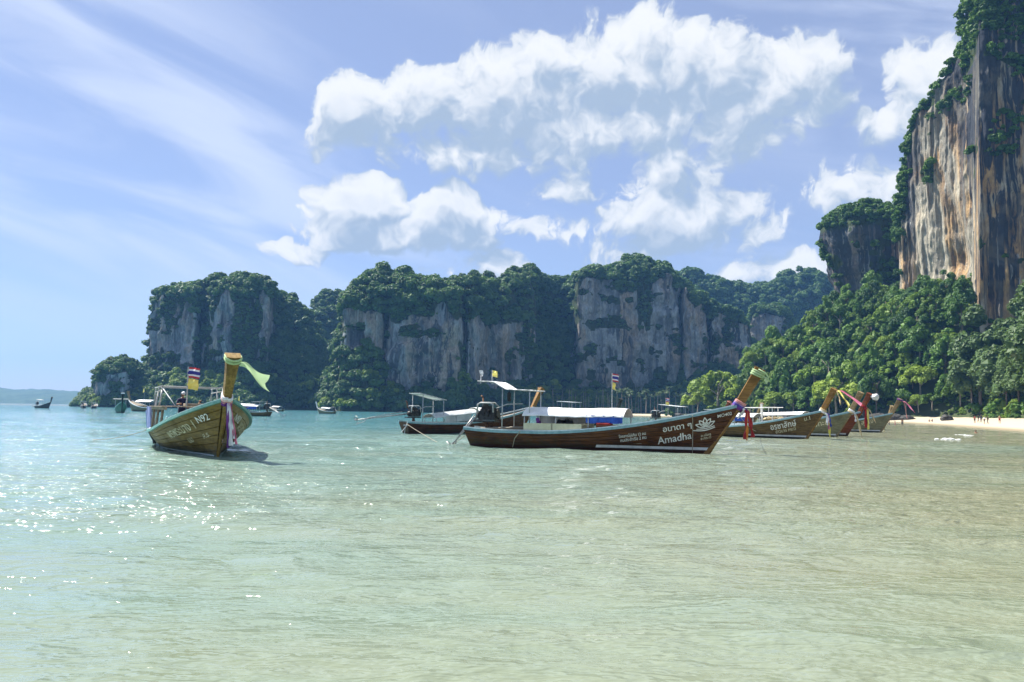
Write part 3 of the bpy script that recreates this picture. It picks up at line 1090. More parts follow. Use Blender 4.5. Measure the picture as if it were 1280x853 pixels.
class MB:
    """collects shapes for one mesh"""

    def __init__(self):
        self.v, self.f, self.n, self.m = [], [], 0, []

    def add(self, V, F, mi=0):
        V = np.asarray(V, float).reshape(-1, 3)
        self.v.append(V)
        self.f += [tuple(int(i) + self.n for i in f) for f in F]
        self.m += [mi] * len(F)
        self.n += len(V)
        return self

    def tube(self, path, r, sides=8, mi=0):
        return self.add(*tube(path, r, sides), mi)

    def box(self, c, s, rot=None, mi=0, taper=1.0):
        x, y, z = s[0] / 2, s[1] / 2, s[2] / 2
        V = np.array([(-x, -y, -z), (x, -y, -z), (x, y, -z), (-x, y, -z), (-x * taper, -y * taper, z), (x * taper, -y * taper, z), (x * taper, y * taper, z), (-x * taper, y * taper, z)])
        if rot is not None:
            V = V @ np.array(rot).T
        return self.add(V + np.array(c), [(0, 3, 2, 1), (4, 5, 6, 7), (0, 1, 5, 4), (1, 2, 6, 5), (2, 3, 7, 6), (3, 0, 4, 7)], mi)

    def grid(self, P, mi=0):
        P = np.asarray(P, float)
        nr, nc = P.shape[:2]
        return self.add(P.reshape(-1, 3), grid_faces(nr, nc).tolist(), mi)

    def build(self, name, mat=None, mats=None, smooth=False, bevel=0.0):
        me = bpy.data.meshes.new(name)
        me.from_pydata(np.concatenate(self.v).tolist(), [], self.f)
        for m_ in (mats or [mat]):
            me.materials.append(m_)
        me.polygons.foreach_set('material_index', np.array(self.m, dtype=np.int32))
        if smooth:
            me.polygons.foreach_set('use_smooth', np.ones(len(self.f), dtype=bool))
        bm = bmesh.new()
        bm.from_mesh(me)
        bmesh.ops.recalc_face_normals(bm, faces=bm.faces)
        if bevel:
            bmesh.ops.bevel(bm, geom=bm.edges[:], offset=bevel, segments=1, affect='EDGES', profile=0.5, clamp_overlap=True)
        bm.to_mesh(me)
        bm.free()
        return me


def trunk_mesh(name, seed, h, r, limbs, mat, reach=0.5):
    rng = np.random.default_rng(seed)
    b = MB()
    n = 8
    bend = rng.normal(0, 0.04, 2) * h
    path = [(bend[0] * (i / n) ** 2, bend[1] * (i / n) ** 2, h * i / n - 0.6) for i in range(n + 1)]
    b.tube(path, [r * (1.25 - 0.85 * i / n) for i in range(n + 1)], 8)
    for k in range(limbs):
        a = rng.uniform(0, 6.28)
        z0 = h * rng.uniform(0.45, 0.85)
        L = h * reach * rng.uniform(0.5, 0.9)
        f = (z0 + .6) / h
        p0 = np.array([bend[0] * f * f, bend[1] * f * f, z0])
        pts = [p0 + np.array([math.cos(a) * L * t, math.sin(a) * L * t, L * 0.75 * t ** 0.8]) for t in (0, .33, .66, 1)]
        b.tube(pts, [r * 0.42, r * 0.3, r * 0.2, r * 0.1], 6)
    return b.build(name, mat, smooth=True)


TREE_KINDS = {}


def tree_kind(key, trunk, crown, crown_z, crown_s):
    TREE_KINDS[key] = (trunk, crown, crown_z, crown_s)


# jungle crowns on slope: climber-clad lumps; heights in metres for a unit tree
JUNGLE = [  # lobes, leaves, leaf size, shape, lobe radius, droop, gap, spread
    (15, 2600, 0.090, (1.28, 1.22, 0.62), (0.14, 0.36), 0.20, 0.34, 0.90),
    (20, 2900, 0.080, (0.72, 0.74, 1.62), (0.13, 0.34), 0.30, 0.26, 0.95),
    (10, 2700, 0.100, (1.05, 0.95, 1.10), (0.22, 0.48), 0.12, 0.24, 0.82),
    (28, 2800, 0.075, (1.10, 1.05, 1.00), (0.09, 0.24), 0.10, 0.48, 1.00),
    (16, 2800, 0.085, (0.95, 1.10, 1.30), (0.14, 0.36), 0.42, 0.36, 0.92),
    (13, 2700, 0.105, (1.20, 0.85, 0.95), (0.15, 0.44), 0.16, 0.30, 0.90)]
for i, (lb, lvs, lsz, shp, lr, dr, gp, sp_) in enumerate(JUNGLE):
    tree_kind(f'jungle{i}', trunk_mesh(f'jungle_trunk_{i}', 400 + i, 8.5, 0.30, 6, M['bark'] if i % 2 else M['bark_pale'], 0.42),
              crown_mesh(f'jungle_crown_{i}', 420 + i, lb, lvs, lsz, M['leaf_dark'] if i % 3 else M['leaf_mid'], shp, lr, droop=dr, gap=gp, spread=sp_),
              6.4, 6.1)
for i in range(3):
    tree_kind(f'broad{i}', trunk_mesh(f'broad_trunk_{i}', 450 + i, 9.5, 0.38, 8, M['bark_pale'], 0.55),
              crown_mesh(f'broad_crown_{i}', 460 + i, 15, 3200, 0.085, M['leaf_bright'], (1.05, 1.05, 0.85), (0.20, 0.36), droop=0.12, spread=0.85, gap=0.34),
              7.6, 7.2)
M['leaf_lime'] = mat_leaf('leaf_yellow_green', (0.12, 0.21, 0.022), (0.32, 0.42, 0.055), 0.34)
for i in range(3):
    tree_kind(f'lime{i}', trunk_mesh(f'spreading_trunk_{i}', 455 + i, 9.5, 0.38, 8, M['bark_pale'], 0.55),
              crown_mesh(f'spreading_crown_{i}', 465 + i, 18, 3400, 0.082, M['leaf_lime'], (1.08, 1.08, 0.9), (0.16, 0.34), droop=0.14, spread=0.92, gap=0.38),
              7.6, 7.2)
for i in range(3):
    tree_kind(f'feather{i}', trunk_mesh(f'feathery_trunk_{i}', 470 + i, 13, 0.30, 9, M['bark'], 0.33),
              crown_mesh(f'feathery_crown_{i}', 480 + i, 19, 4600, 0.062, M['leaf_feather'], (0.62, 0.62, 1.45), (0.16, 0.27), droop=0.35, spread=0.95, gap=0.42),
              9.4, 8.2)


def plant_tree(name, kind, x, y, z, s, label, group, rot=None, squash=1.0):
    tr, cr, cz, cs = TREE_KINDS[kind]
    root = bpy.data.objects.new(name, None)
    COL.objects.link(root)
    root.location = (x, y, z)
    root.rotation_euler = (0, 0, random.uniform(0, 6.28) if rot is None else rot)
    root.scale = (s, s, s * squash)
    root['label'], root['category'] = label, 'tree'
    if group:
        root['group'] = group
    a = link('trunk', tr, root)
    b = link('crown', cr, root)
    b.location = (0, 0, cz)
    b.scale = (cs, cs, cs)
    return root


JUNGLE_LOOK = ['light flat-topped spreading tree', 'tall column-shaped dark tree', 'broad dark tree with large boughs', 'light airy tree with many small leaf tufts', 'dark tree with hanging outer boughs', 'lopsided dark tree']


def jungle():
    rng = np.random.default_rng(77)
    pts = []
    tries = 0
    PX_, D_ = rng.uniform(936, 1330, 30000), rng.uniform(160, 372, 30000)
    X_ = (PX_ - 640) / FPX * D_
    H_, S_ = land_h(X_, D_)
    while len(pts) < 236 and tries < 29999:
        tries += 1
        pxr, D, x, h, d = PX_[tries], D_[tries], X_[tries], H_[tries], S_[tries]
        beachy = 1 - float(sm(D, 255, 290))
        if d < 3.5 + 21 * beachy or d > 84:
            continue
        if pxr > 1127 and D > float(np.interp(pxr, [1127, 1200, 1222, 1330], [318, 286, 255, 246])) - 5:
            continue
        s = rng.uniform(0.62, 1.25)
        mind = 5.4 * s if d < 40 else 6.6 * s
        if any((x - q[0]) ** 2 + (D - q[1]) ** 2 < mind ** 2 for q in pts):
            continue
        pts.append((x, D, h, s, d, pxr))
    for i, (x, y, z, s, d, pxr) in enumerate(pts):
        front = d < 34
        if pxr > 1205 and y < 262:
            k = f'feather{i % 3}'
            plant_tree('feathery_tree', k, x, y, z - 0.3, s * rng.uniform(1.25, 1.6), 'grey green feathery tree in the stand behind the sand beach', 'feathery trees behind the beach', squash=rng.uniform(0.85, 1.15))
        elif front and rng.random() < 0.22:
            plant_tree('broadleaf_tree', f'broad{i % 3}', x, y, z - 0.3, s * 0.78, 'light green broadleaf tree among the darker jungle at the foot of the slope', 'light broadleaf trees at the foot of the slope')
        else:
            plant_tree('jungle_tree', f'jungle{i % 6}', x, y, z - 0.3, s, JUNGLE_LOOK[i % 6] + ' on the slope under the stained wall', 'jungle slope: ' + JUNGLE_LOOK[i % 6], squash=rng.uniform(0.8, 1.55))


jungle()
# trees one can name
p = at(897, 517, 352)
plant_tree('broadleaf_tree', 'lime0', p.x, p.y, 0.3, 1.72, 'spreading light green tree at the tip of the wooded point behind the named boat', None, 0.6, 0.96)
p = at(872, 517, 362)
plant_tree('broadleaf_tree', 'lime1', p.x, p.y, 0.2, 0.95, 'small light green tree at the very end of the wooded point', None, 1.9)
p = at(928, 517, 348)
plant_tree('broadleaf_tree', 'lime2', p.x, p.y, 1.0, 1.4, 'light green tree between the spreading tree on the point and the dark jungle', None, 2.4)
p = at(1046, 520, 287)
plant_tree('broadleaf_tree', 'lime1', p.x, p.y, 0.8, 1.2, 'rounded bright green tree at the shore behind the row of wooden prows', None, 4.1)
p = at(835, 516, 372)
plant_tree('shrub_tree', 'jungle2', p.x, p.y, -1.2, 0.42, 'low dark bush on the rocks beyond the engine of the hidden boat', None, 0.3)

# bank of ground cover along the back of the sand
def bank():
    rng = np.random.default_rng(5)
    pts = []
    for k in range(700):
        y = rng.uniform(118, 262)
        sxx = np.interp(y, [p_[1] for p_ in SHORE], [p_[0] for p_ in SHORE])
        x = sxx + rng.uniform(23, 34)
        h, d = land_h(np.array([x]), np.array([y]))
        if d[0] < 20:
            continue
        r = rng.uniform(0.5, 1.3)
        pts.append((x, y, h[0] + r * 0.2, r))
    # undergrowth that hides the floor of the jungle
    for k in range(2600):
        pxr, D = rng.uniform(880, 1330), rng.uniform(165, 372)
        x = (pxr - 640) / FPX * D
        h, d = land_h(np.array([x]), np.array([D]))
        beachy = 1 - float(sm(D, 255, 290))
        if d[0] < 2.5 + 21 * beachy or d[0] > 60:
            continue
        r = rng.uniform(1.2, 3.4)
        pts.append((x, D, h[0] + 0.4 * r, r))
    cr = [crown_mesh(f'undergrowth_{i}', 360 + i, 6, 420, 0.24, M['leaf_dark'] if i % 3 else M['leaf_bright'], (1, 1, 0.7)) for i in range(5)]
    scatter('undergrowth', [np.array(pts)], cr, 'low green undergrowth along the back of the sand and under the jungle', 'undergrowth')


bank()


# coconut palms behind the far beach
def palm_meshes(i):
    rng = np.random.default_rng(500 + i)
    h = rng.uniform(13.0, 17.5)
    b = MB()
    bend = rng.normal(0, 0.7, 2)
    path = [(bend[0] * t * t, bend[1] * t * t, h * t - 0.4) for t in np.linspace(0, 1, 7)]
    b.tube(path, [0.26 - 0.12 * t for t in np.linspace(0, 1, 7)], 6)
    tr = b.build(f'palm_trunk_{i}', M['bark_pale'], smooth=True)
    c = MB()
    for k in range(17):
        a = k * 2.399 + rng.uniform(-.2, .2)
        el_ = rng.uniform(-0.35, 1.1)
        L = rng.uniform(2.6, 3.5)
        pts, wd = [], []
        for t in np.linspace(0, 1, 7):
            rad = L * t * math.cos(el_ * (1 - 0.35 * t))
            zz = L * t * math.sin(el_) - 1.5 * t * t
            pts.append(np.array([math.cos(a) * rad, math.sin(a) * rad, zz]))
            wd.append(0.42 * math.sin(math.pi * min(1, 0.12 + t * 0.86)))
        side = np.array([-math.sin(a), math.cos(a), 0])
        rows = [[p_ - side * w_ + np.array([0, 0, -0.5 * w_]), p_, p_ + side * w_ + np.array([0, 0, -0.5 * w_])] for p_, w_ in zip(pts, wd)]
        c.grid(rows)
    return tr, c.build(f'palm_crown_{i}', M['leaf_palm']), (bend[0], bend[1], h - 0.5)


PALMS = [palm_meshes(i) for i in range(5)]


def palms():
    rng = np.random.default_rng(9)
    xs = np.linspace(688, 868, 44) + rng.uniform(-2.2, 2.2, 44)
    for i, a in enumerate(xs):
        D = rng.uniform(500, 524)
        tr, cr, top = PALMS[i % 5]
        q = at(a, 515, D)
        root = bpy.data.objects.new('coconut_palm', None)
        COL.objects.link(root)
        root.location = (q.x, D, 0.6)
        s = rng.uniform(0.8, 1.12)
        root.scale = (s, s, s)
        root.rotation_euler = (0, 0, rng.uniform(0, 6.28))
        root['label'] = 'slender coconut palm in the grove behind the far beach'
        root['category'] = 'palm tree'
        root['group'] = 'coconut palms behind the far beach'
        link('trunk', tr, root)
        o = link('crown', cr, root)
        o.location = top


palms()


# boulders at the foot of the jungle, most added dark in place of shade
def boulder(px, py, depth, size, seed, label):
    v, f = ico(3)
    p_ = v * np.array(size) * (1 + 0.28 * fbm(v * 1.6 + seed * 3.7, 4, 0.55, seed))[:, None]
    q = at(px, py, depth)
    h, d = land_h(np.array([q.x]), np.array([q.y]))
    link('boulder', mesh_from('boulder', p_, f, M['boulder']), label=label, cat='rock', loc=(q.x, q.y, max(h[0], -0.1) + size[2] * 0.35))


boulder(1184, 522, 236, (1.9, 1.5, 1.25), 1, 'single grey boulder at the back of the sand under overhanging leaves')
boulder(1133, 524, 262, (2.6, 2.2, 1.0), 2, 'dark low rock at the water end of the sand beach')
for i_, (a_, d_) in enumerate(((1062, 283), (1030, 292), (1098, 272), (985, 305), (955, 322), (1010, 300), (1118, 264), (905, 345), (848, 372))):  # dark rocks added where only shade lies under the trees
    boulder(a_, 521, d_, (3.0, 2.2, 1.5), 10 + i_, ['dark shadowed rock at the foot of the jungle behind the prows'][0])
for o_ in [o for o in COL.objects if o.name.startswith('boulder') and 'shadowed' in o['label']]:
    o_['group'] = 'rocks at the foot of the jungle'


# a little breaking crest off the beach
def foam(px, py, w_, h_, seed, label):
    c = on_water(px, py)
    rng = np.random.default_rng(seed)
    b = MB()
    v, f = ico(2)
    for k in range(34):
        t = rng.normal(0, 0.5)
        r_ = rng.uniform(0.03, 0.10)
        b.add(v * np.array([r_ * 1.9, r_, r_ * 0.8]) + np.array([t * w_, rng.normal(0, 0.5), max(0.02, h_ * (0.7 - abs(t)) * rng.uniform(0.4, 1))]), f)
    link('breaking_wave', b.build('breaking_wave', M['foam'], smooth=True), label=label, cat='wave', loc=(c.x, c.y, 0.0))


foam(1187, 550, 0.85, 0.16, 1, 'bright white breaking crest off the sand beach')
foam(1206, 545, 0.6, 0.10, 2, 'small white crest just beyond the bright breaking one')


# haze of the humid air, closed round the whole bay
def haze():
    b = MB()
    b.box((0, 1600, 106), (9000, 4400, 220))
    m = bpy.data.materials.new('haze')
    m.use_nodes = True
    m.node_tree.nodes.clear()
    g = NT(m.node_tree)
    pv = g.node('ShaderNodeVolumePrincipled')
    pv.inputs['Color'].default_value = (0.20, 0.48, 1.0, 1)
    pv.inputs['Density'].default_value = 0.00016
    pv.inputs['Anisotropy'].default_value = 0.1
    out = g.node('ShaderNodeOutputMaterial')
    g.l.new(pv.outputs[0], out.inputs['Volume'])
    link('haze', b.build('haze', m), kind='stuff', label='thin blue haze filling the humid air of the bay', cat='haze')


haze()

# ------------------------------------------------------------------ boat materials
def mat_wood(name, a, b, bottom=None, rough=0.45, grain=1.0):
    m, g = new_mat(name)
    P = g.node('ShaderNodeTexCoord').outputs['Object']
    n = g.noise(g.scale(P, (0.5, 6.0, 9.0)), 1.6, 6.0, 0.65, 0.5)
    n2 = g.noise(g.scale(P, (0.8, 1.0, 1.0)), 1.1, 4.0, 0.6)
    c = g.mix(g.sstep(n, 0.30, 0.72), a, b)
    c = g.mix(g.math('MULTIPLY', g.sstep(n2, 0.50, 0.72), 0.55), c, tuple(x * 0.45 for x in a))
    if bottom:
        z = g.sep(P)[2]
        nz = g.math('ADD', z, g.math('MULTIPLY', g.math('SUBTRACT', n2, 0.5), 0.05))
        grime = g.math('SUBTRACT', z, g.math('MULTIPLY', g.noise(g.scale(P, (3.0, 3.0, 0.7)), 1.4, 4.0, 0.65), 0.75))
        c = g.mix(g.sstep(grime, -0.32, 0.12, 0.75, 0.0), c, (0.035, 0.036, 0.018))
        c = g.mix(g.sstep(nz, 0.12, 0.15), bottom, c)
    nrm = g.bump(n, 0.35 * grain, 0.012)
    return finish(m, g, principled(g, c, g.lin(n2, 0.3, 0.7, rough - 0.05, rough + 0.25), nrm, spec=0.25))


M['hull_brown'] = mat_wood('hull_varnished_brown', (0.042, 0.014, 0.006), (0.135, 0.052, 0.017), (0.05, 0.018, 0.012), 0.36)
M['hull_olive'] = mat_wood('hull_weathered_olive', (0.105, 0.066, 0.014), (0.25, 0.165, 0.038), (0.07, 0.085, 0.05), 0.42)
M['hull_umber'] = mat_wood('hull_umber', (0.075, 0.046, 0.018), (0.19, 0.12, 0.045), (0.03, 0.02, 0.015), 0.5)
M['hull_grey'] = mat_wood('hull_grey_green', (0.13, 0.125, 0.070), (0.25, 0.235, 0.14), (0.04, 0.04, 0.03), 0.6)
M['hull_red'] = mat_wood('hull_red_brown', (0.12, 0.032, 0.014), (0.24, 0.075, 0.03), (0.03, 0.015, 0.012), 0.5)
M['hull_green'] = mat_wood('hull_sea_green', (0.03, 0.12, 0.085), (0.06, 0.20, 0.14), (0.03, 0.06, 0.04), 0.45)
M['hull_dark'] = mat_wood('hull_dark', (0.022, 0.024, 0.024), (0.055, 0.055, 0.05), (0.02, 0.02, 0.02), 0.5)
M['prow_wood'] = mat_wood('prow_teak', (0.155, 0.078, 0.020), (0.33, 0.185, 0.055), None, 0.4)
M['prow_olive'] = mat_wood('prow_olive', (0.14, 0.088, 0.022), (0.32, 0.215, 0.066), None, 0.42)
M['prow_grey'] = mat_wood('prow_grey', (0.17, 0.12, 0.06), (0.31, 0.24, 0.13), None, 0.6)
M['deck_wood'] = mat_wood('deck_boards', (0.20, 0.165, 0.12), (0.36, 0.31, 0.24), None, 0.7)
M['rail_teal'] = mat_noise('rail_paint_teal', (0.16, 0.30, 0.33), (0.24, 0.40, 0.43), 5.0, 0.45, 0.004)
M['rail_light'] = mat_noise('rail_paint_pale', (0.45, 0.52, 0.54), (0.62, 0.68, 0.70), 6.0, 0.5, 0.004)
M['rail_green'] = mat_noise('rail_paint_green', (0.10, 0.27, 0.23), (0.18, 0.38, 0.33), 5.0, 0.45, 0.004)
M['white'] = mat_noise('paint_white', (0.62, 0.63, 0.61), (0.80, 0.80, 0.78), 3.0, 0.5)
M['letter'] = mat_noise('letter_paint', (0.58, 0.60, 0.56), (0.80, 0.80, 0.76), 4.0, 0.6)
M['letter_old'] = mat_noise('letter_paint_worn', (0.44, 0.40, 0.24), (0.72, 0.67, 0.48), 6.0, 0.7)
M['canvas'] = mat_noise('canvas_white', (0.66, 0.68, 0.68), (0.82, 0.83, 0.82), 1.4, 0.8, 0.012)
M['canvas_grey'] = mat_noise('canvas_grey', (0.34, 0.37, 0.38), (0.52, 0.55, 0.56), 1.4, 0.8, 0.012)
M['tarp_blue'] = mat_noise('tarp_blue', (0.012, 0.050, 0.30), (0.025, 0.095, 0.46), 3.0, 0.5, 0.02)
M['curtain_lilac'] = mat_noise('curtain_lilac', (0.22, 0.27, 0.52), (0.40, 0.44, 0.70), 2.5, 0.8, 0.02)
M['cream'] = mat_noise('panel_cream', (0.50, 0.49, 0.33), (0.62, 0.60, 0.43), 2.0, 0.55, 0.004)
M['red'] = mat_noise('cloth_red', (0.26, 0.012, 0.016), (0.42, 0.03, 0.03), 3.0, 0.75, 0.01)
M['pink'] = mat_noise('cloth_pink', (0.55, 0.12, 0.22), (0.72, 0.26, 0.36), 3.0, 0.75, 0.01)
M['rose'] = mat_noise('cloth_rose', (0.55, 0.22, 0.20), (0.70, 0.36, 0.32), 3.0, 0.75, 0.01)
M['purple'] = mat_noise('cloth_purple', (0.09, 0.02, 0.16), (0.20, 0.05, 0.26), 3.0, 0.75, 0.01)
M['blue_cloth'] = mat_noise('cloth_blue', (0.03, 0.05, 0.30), (0.06, 0.09, 0.44), 3.0, 0.75, 0.01)
M['white_cloth'] = mat_noise('cloth_white', (0.62, 0.62, 0.66), (0.80, 0.80, 0.82), 3.0, 0.8, 0.01)
M['orange_cloth'] = mat_noise('cloth_orange', (0.58, 0.20, 0.03), (0.72, 0.32, 0.06), 3.0, 0.75, 0.01)
M['yellow'] = mat_noise('cloth_yellow', (0.68, 0.58, 0.10), (0.80, 0.72, 0.24), 3.0, 0.75, 0.01)
M['beige'] = mat_noise('cloth_beige', (0.44, 0.33, 0.16), (0.60, 0.48, 0.28), 3.0, 0.8, 0.01)
M['flag_red'] = mat_noise('flag_red', (0.42, 0.03, 0.04), (0.55, 0.05, 0.06), 3.0, 0.8)
M['flag_blue'] = mat_noise('flag_blue', (0.02, 0.025, 0.20), (0.04, 0.045, 0.28), 3.0, 0.8)


def mat_sheer(name, c, trans):
    m, g = new_mat(name)
    n = g.noise(g.node('ShaderNodeTexCoord').outputs['Object'], 2.2, 4.0)
    cc = g.mix(n, tuple(x * 0.85 for x in c), c)
    d = principled(g, cc, 0.8, spec=0.2)
    t = g.node('ShaderNodeBsdfTranslucent')
    g.put(t.inputs['Color'], cc)
    ms = g.node('ShaderNodeMixShader')
    ms.inputs[0].default_value = trans
    g.l.new(d, ms.inputs[1])
    g.l.new(t.outputs[0], ms.inputs[2])
    return finish(m, g, ms.outputs[0])


M['lime'] = mat_sheer('cloth_lime', (0.62, 0.80, 0.46), 0.35)
M['steel'] = mat_noise('steel_worn', (0.22, 0.22, 0.22), (0.45, 0.45, 0.45), 6.0, 0.42, 0.002, metal=0.7)
M['pipe'] = mat_noise('pipe_grey', (0.30, 0.32, 0.33), (0.48, 0.50, 0.50), 4.0, 0.45)
M['engine_black'] = mat_noise('engine_black', (0.010, 0.010, 0.012), (0.05, 0.05, 0.05), 9.0, 0.45, 0.004)
M['rust'] = mat_noise('rusty_iron', (0.07, 0.035, 0.02), (0.20, 0.10, 0.05), 9.0, 0.8, 0.004)
M['rope'] = mat_noise('rope', (0.26, 0.23, 0.17), (0.42, 0.38, 0.30), 20.0, 0.9, 0.004)
M['rope_dark'] = mat_noise('rope_dark', (0.02, 0.022, 0.02), (0.06, 0.06, 0.055), 20.0, 0.9, 0.004)
M['rubber'] = mat_noise('rubber', (0.012, 0.012, 0.012), (0.03, 0.03, 0.03), 8.0, 0.75, 0.004)
M['orange'] = mat_noise('life_jacket_orange', (0.60, 0.12, 0.015), (0.75, 0.20, 0.03), 6.0, 0.7, 0.01)


# ------------------------------------------------------------------ boat form
LW = 11.2            # waterline length of the pattern boat
LS = LW + 1.34       # tip of the sheer line
ZK = -0.35


def h_zs(t):
    return 0.74 + 0.10 * (1 - np.clip(t / 0.18, 0, 1)) ** 2 + 1.36 * np.clip((t - 0.30) / 0.70, 0, 1) ** 1.75


def h_b(t):
    t = np.asarray(t, float)
    aft = 0.60 + 0.42 * np.sin(np.pi / 2 * np.clip(t / 0.40, 0, 1))
    fwd = 0.09 + 0.93 * (1 - np.clip((t - 0.40) / 0.60, 0, 1) ** 3.0)
    return np.where(t < 0.40, aft, fwd)


def h_f(t, s):
    p_ = 0.36 + 0.52 * np.clip((t - 0.45) / 0.55, 0, 1) ** 1.4
    return np.clip(s, 0, 1) ** p_


def h_pt(t, s, side, out=0.0):
    """point of the hull skin; s = 0 at the keel, 1 at the sheer"""
    t, s = np.asarray(t, float), np.asarray(s, float)
    xk = 0.40 + t * (LW - 0.65)
    xs = t * LS
    x = xk + (xs - xk) * s
    zs = h_zs(t)
    z = ZK + (zs - ZK) * s
    y = h_b(t) * h_f(t, s) + out
    return np.stack([x, side * y, z], -1)


def h_inv(X, Z):
    """hull parameters of the skin point at length X and height Z"""
    X, Z = np.asarray(X, float), np.asarray(Z, float)
    lo, hi = np.zeros_like(X), np.ones_like(X)
    for _ in range(30):
        t = (lo + hi) / 2
        s = (Z - ZK) / (h_zs(t) - ZK)
        xk = 0.40 + t * (LW - 0.65)
        x = xk + (t * LS - xk) * s
        lo = np.where(x < X, t, lo)
        hi = np.where(x < X, hi, t)
    return t, s


def on_hull(X, off, side, out):
    X = np.asarray(X, float)
    ts = np.clip(X / LS, 0, 1)
    Z = h_zs(ts) - np.asarray(off, float)
    t, s = h_inv(X, Z)
    return h_pt(t, s, side, out)


HULL_CACHE = {}


def hull_mesh(mat, detail=1.0):
    key = (mat.name, detail)
    if key in HULL_CACHE:
        return HULL_CACHE[key]
    b = MB()
    nt = int(64 * detail)
    t = np.linspace(0, 1, nt)
    planks = 8
    srow, orow = [], []
    for k in range(planks):
        srow += [k / planks + 0.001, (k + 1) / planks - 0.012, (k + 1) / planks - 0.004]
        orow += [0.014, 0.012, -0.006]
    srow[0] = 0.0
    orow[0] = 0.0
    srow[-1] = 1.0
    for side in (-1, 1):
        G = [h_pt(t, np.full(nt, s_), side, o_) for s_, o_ in zip(srow, orow)]
        b.grid(G)
        s_in = np.linspace(0.45, 1.0, 6)
        G = [h_pt(t, np.full(nt, s_), side, -0.055) for s_ in s_in]
        b.grid(G)
    # transom
    s_ = np.linspace(0, 1, 9)
    L_ = h_pt(np.zeros(9), s_, -1, 0.006)
    R_ = h_pt(np.zeros(9), s_, 1, 0.006)
    b.grid(np.stack([L_, R_], 1))
    HULL_CACHE[key] = b.build('hull', mat)
    return HULL_CACHE[key]


def rail_mesh(side, mat, w=0.10, h=0.11, dz=0.0, out=0.0, t0=0.0, t1=1.0):
    t = np.linspace(t0, t1, 60)
    base = h_pt(t, np.ones(60), side, out)
    base[:, 2] += dz
    o = np.array([0, side, 0.0])
    rows = [base + o * (w / 2) + (0, 0, -h / 2), base + o * (w / 2) + (0, 0, h / 2), base - o * (w / 2) + (0, 0, h / 2), base - o * (w / 2) + (0, 0, -h / 2), base + o * (w / 2) + (0, 0, -h / 2)]
    b = MB()
    b.grid(rows)
    for i in (0, -1):
        b.add([r_[i] for r_ in rows[:4]], [(0, 1, 2, 3)])
    return b.build('rail', mat)


def band_mesh(side, z0, z1, t0, t1, mat, out=0.024):
    n = 50
    t = np.linspace(t0, t1, n)
    rows = []
    for z in np.linspace(z0, z1, 4):
        s = (z - ZK) / (h_zs(t) - ZK)
        rows.append(h_pt(t, s, side, out))
    b = MB()
    b.grid(rows)
    return b.build('waterline_stripe', mat)


def deck_meshes(mat):
    out = []
    # floor boards running across, and the raised fore deck
    b = MB()
    for k in range(34):
        x0 = 0.5 + k * 0.235
        t = np.array([x0 / LS, (x0 + 0.215) / LS])
        z = 0.40
        s = (z - ZK) / (h_zs(t) - ZK)
        y = h_b(t) * h_f(t, s) - 0.07
        V = [(x0, -y[0], z), (x0 + 0.215, -y[1], z), (x0 + 0.215, y[1], z), (x0, y[0], z)]
        V += [(v[0], v[1], z - 0.04) for v in V]
        b.add(V, [(0, 1, 2, 3), (7, 6, 5, 4), (0, 4, 5, 1), (1, 5, 6, 2), (2, 6, 7, 3), (3, 7, 4, 0)])
    out.append(('deck', b.build('deck', mat)))
    b = MB()
    for k in range(18):
        t0 = 0.66 + k * 0.0182
        t = np.array([t0, t0 + 0.0168])
        z = h_zs(t) - 0.09
        y = np.maximum(h_b(t) - 0.05, 0.02)
        x = t * LS - 0.05
        V = [(x[0], -y[0], z[0]), (x[1], -y[1], z[1]), (x[1], y[1], z[1]), (x[0], y[0], z[0])]
        V += [(v[0], v[1], v[2] - 0.03) for v in V]
        b.add(V, [(0, 1, 2, 3), (7, 6, 5, 4), (0, 4, 5, 1), (1, 5, 6, 2), (2, 6, 7, 3), (3, 7, 4, 0)])
    out.append(('foredeck', b.build('foredeck', mat)))
    b = MB()
    for x0 in (1.9, 3.4, 4.9, 6.4):
        t = x0 / LS
        y = float(h_b(t)) - 0.10
        b.box((x0, 0, 0.70), (0.26, 2 * y, 0.045))
    out.append(('thwart', b.build('thwart', mat, bevel=0.008)))
    return out


PROW = [(LW - 0.20, -0.30), (LW + 0.30, 0.55), (LW + 0.86, 1.42), (LS - 0.02, 2.12), (LS + 0.36, 2.78), (LS + 0.66, 3.28), (LS + 0.84, 3.62)]
PROW_W = [0.10, 0.13, 0.19, 0.27, 0.34, 0.42, 0.50]
PROW_T = [0.24, 0.28, 0.32, 0.36, 0.38, 0.40, 0.42]


def prow_frame(u):
    i = np.linspace(0, 1, len(PROW))
    x = np.interp(u, i, [p_[0] for p_ in PROW])
    z = np.interp(u, i, [p_[1] for p_ in PROW])
    du = 1e-3
    x2 = np.interp(min(u + du, 1), i, [p_[0] for p_ in PROW]) - np.interp(max(u - du, 0), i, [p_[0] for p_ in PROW])
    z2 = np.interp(min(u + du, 1), i, [p_[1] for p_ in PROW]) - np.interp(max(u - du, 0), i, [p_[1] for p_ in PROW])
    L = math.hypot(x2, z2)
    tan = np.array([x2 / L, 0, z2 / L])
    fwd = np.array([tan[2], 0, -tan[0]])
    return np.array([x, 0, z]), tan, fwd, np.interp(u, i, PROW_W), np.interp(u, i, PROW_T)


